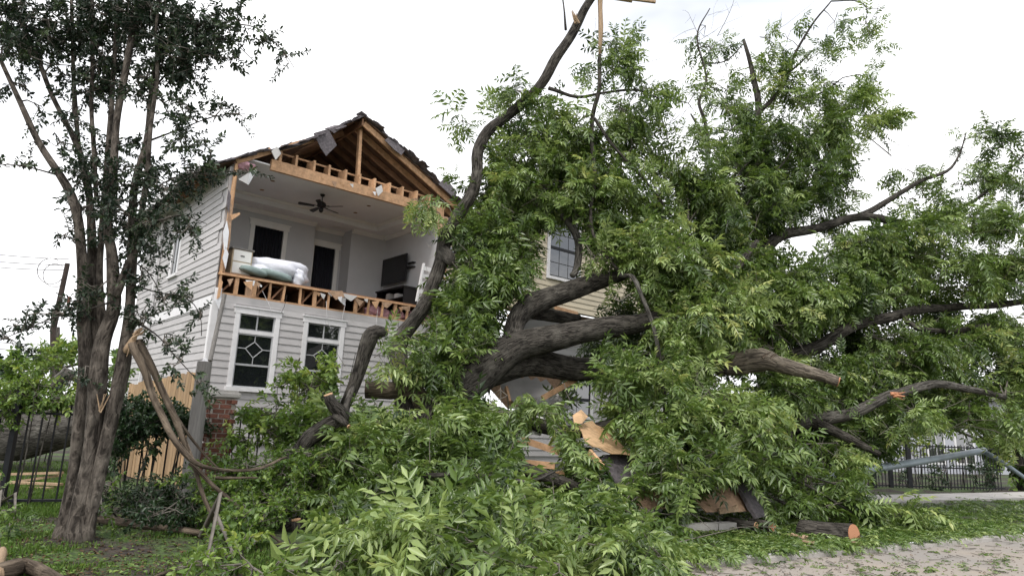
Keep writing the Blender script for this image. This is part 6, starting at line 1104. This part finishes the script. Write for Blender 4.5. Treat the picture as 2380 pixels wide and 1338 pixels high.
# ================================================================== grass, litter, loose leaves
def scatter_ground(n, poly):                                # points on the ground inside a picture polygon
    xs = [p[0] for p in poly]; ys = [p[1] for p in poly]; out = []
    while sum(len(o) for o in out) < n:
        x = rng.uniform(min(xs), max(xs), n); y = rng.uniform(min(ys), max(ys), n); k = inpoly(x, y, poly); out.append(np.stack([x[k], y[k]], 1))
    q = np.concatenate(out)[:n]; pts = np.array([G(a, b_, .06) for a, b_ in q]); return pts
def blades(name, label, poly, n, hgt, mat, patch=0.0):
    p = scatter_ground(n, poly); 
    if patch: 
        s_ = np.sin(p[:, 0]*2.3+1)*np.sin(p[:, 1]*1.9)+.6*np.sin(p[:, 0]*5.1-p[:, 1]*4.3)+.3*rng.normal(size=len(p)); p = p[s_ > patch]
    a, b_ = kcoord(p); p = p[b_ > .16]; p[:, 2] = ground_z(p)-.005; n = len(p)
    az = rng.uniform(0, 6.28, n); d = np.stack([np.cos(az), np.sin(az), np.zeros(n)], 1); h = hgt*rng.uniform(.5, 1.3, n); ln = rng.uniform(.1, .7, n); wd = rng.uniform(.003, .006, n)
    sd = np.stack([-d[:, 1], d[:, 0], d[:, 2]], 1)*wd[:, None]; mid = p+d*(h*ln*.3)[:, None]+np.array([0, 0, 1])*(h*.6)[:, None]; tip = p+d*(h*ln)[:, None]+np.array([0, 0, 1])*h[:, None]
    V = np.stack([p-sd, p+sd, mid+sd*.7, mid-sd*.7, tip], 1).reshape(-1, 3); T = (np.array([(0, 1, 2), (0, 2, 3), (3, 2, 4)])[None]+(np.arange(n)*5)[:, None, None]).reshape(-1, 3)
    o = obj(name, raw_mesh(name, V, T, mat, np.repeat(np.clip(rng.normal(.5, .2, n), 0, 1), 5))); return tag(o, label, 'grass', kind='stuff')
blades('turf_grass', 'patchy grass on the dark soil around the crape myrtle', [(0, 1185), (480, 1185), (760, 1338), (0, 1338)], 30000, .05, M['grass'], .42)
blades('verge_grass', 'short green verge grass along the kerb', [(1350, 1320), (1600, 1225), (2000, 1205), (2380, 1160), (2380, 1252), (2100, 1268), (1640, 1318), (1500, 1338)], 60000, .05, M['grass'], -.55)
blades('side_lawn_grass', 'bright lawn grass behind the iron fence', [(0, 1080), (160, 1075), (150, 1200), (0, 1200)], 12000, .06, M['grass'])
def litter(name, label, poly, n, z, mat, protos, sz, tint=.5, street=False):
    p = scatter_ground(n, poly); a, b_ = kcoord(p); p = p[(b_ < 0) if street else (b_ > .02)]
    if street: p[:, 2] = z
    else: p[:, 2] = np.where(kcoord(p)[1] < .16, .08, ground_z(p))+z
    n = len(p); az = rng.uniform(0, 6.28, n); d = np.stack([np.cos(az), np.sin(az), rng.uniform(-.05, .35, n)], 1)
    LV = Leaves(); LV.add(p, d, rng.normal(size=(n, 3))*.25+[0, 0, 1], rng.uniform(*sz, n), rng.integers(0, len(protos), n), np.clip(rng.normal(tint, .15, n), 0, 1))
    return tag(obj(name, leaves_mesh(name, LV.arr(), protos, mat)), label, 'leaves', kind='stuff')
litter('leaf_litter', 'green torn leaves scattered over the verge', [(1300, 1330), (1600, 1200), (2000, 1180), (2380, 1150), (2380, 1255), (1640, 1325)], 2300, .05, M['leaf_pecan'], PINN, (.12, .28))
litter('kerb_leaves', 'leaves and crumbs drifted along the kerb', [(1500, 1338), (1640, 1305), (2109, 1256), (2380, 1240), (2380, 1262), (2109, 1278), (1640, 1330)], 900, .02, M['leaf_pecan'], PINN, (.05, .16), .45)
litter('leaf_litter', 'green torn leaves lying on the pale street', [(1380, 1338), (1640, 1315), (2109, 1265), (2380, 1250), (2380, 1338)], 240, .012, M['leaf_pecan'], PINN, (.06, .2), .45, True)
M['dry'] = leafmat('dry_leaf', (.05, .03, .018), (.12, .075, .04), (.24, .17, .10), .8, .05, .2)
litter('chip_litter', 'brown leaf and bark crumbs on the street', [(1380, 1338), (1640, 1315), (2109, 1265), (2380, 1250), (2380, 1338)], 700, .005, M['dry'], OVAL, (.01, .035), .5, True)
litter('mulch_litter', 'dry brown leaves on the soil round the crape myrtle', [(0, 1200), (480, 1200), (700, 1338), (0, 1338)], 2200, .008, M['dry'], OVAL, (.02, .05), .3)
litter('mulch_leaves', 'fallen green leaves on the soil at the lower left', [(0, 1200), (480, 1200), (700, 1338), (0, 1338)], 700, .02, M['leaf_shrub'], OVAL, (.03, .07), .5)
pts = scatter_ground(160, [(1400, 1338), (1640, 1300), (2100, 1255), (2380, 1230), (2380, 1338)]); dz_ = rng.uniform(0, 6.28, len(pts)); ln_ = rng.uniform(.05, .3, len(pts)); bb = kcoord(pts)[1]; pts[:, 2] = np.where(bb < 0, .012, .10)
tag(obj('twig_litter', prism_mesh('twig_litter', pts, pts+np.stack([np.cos(dz_), np.sin(dz_), dz_*0+.02], 1)*ln_[:, None], ln_*0+.006, ln_*0+.003, M['twig'])), 'small broken twigs scattered on street and verge', 'twigs', kind='stuff')
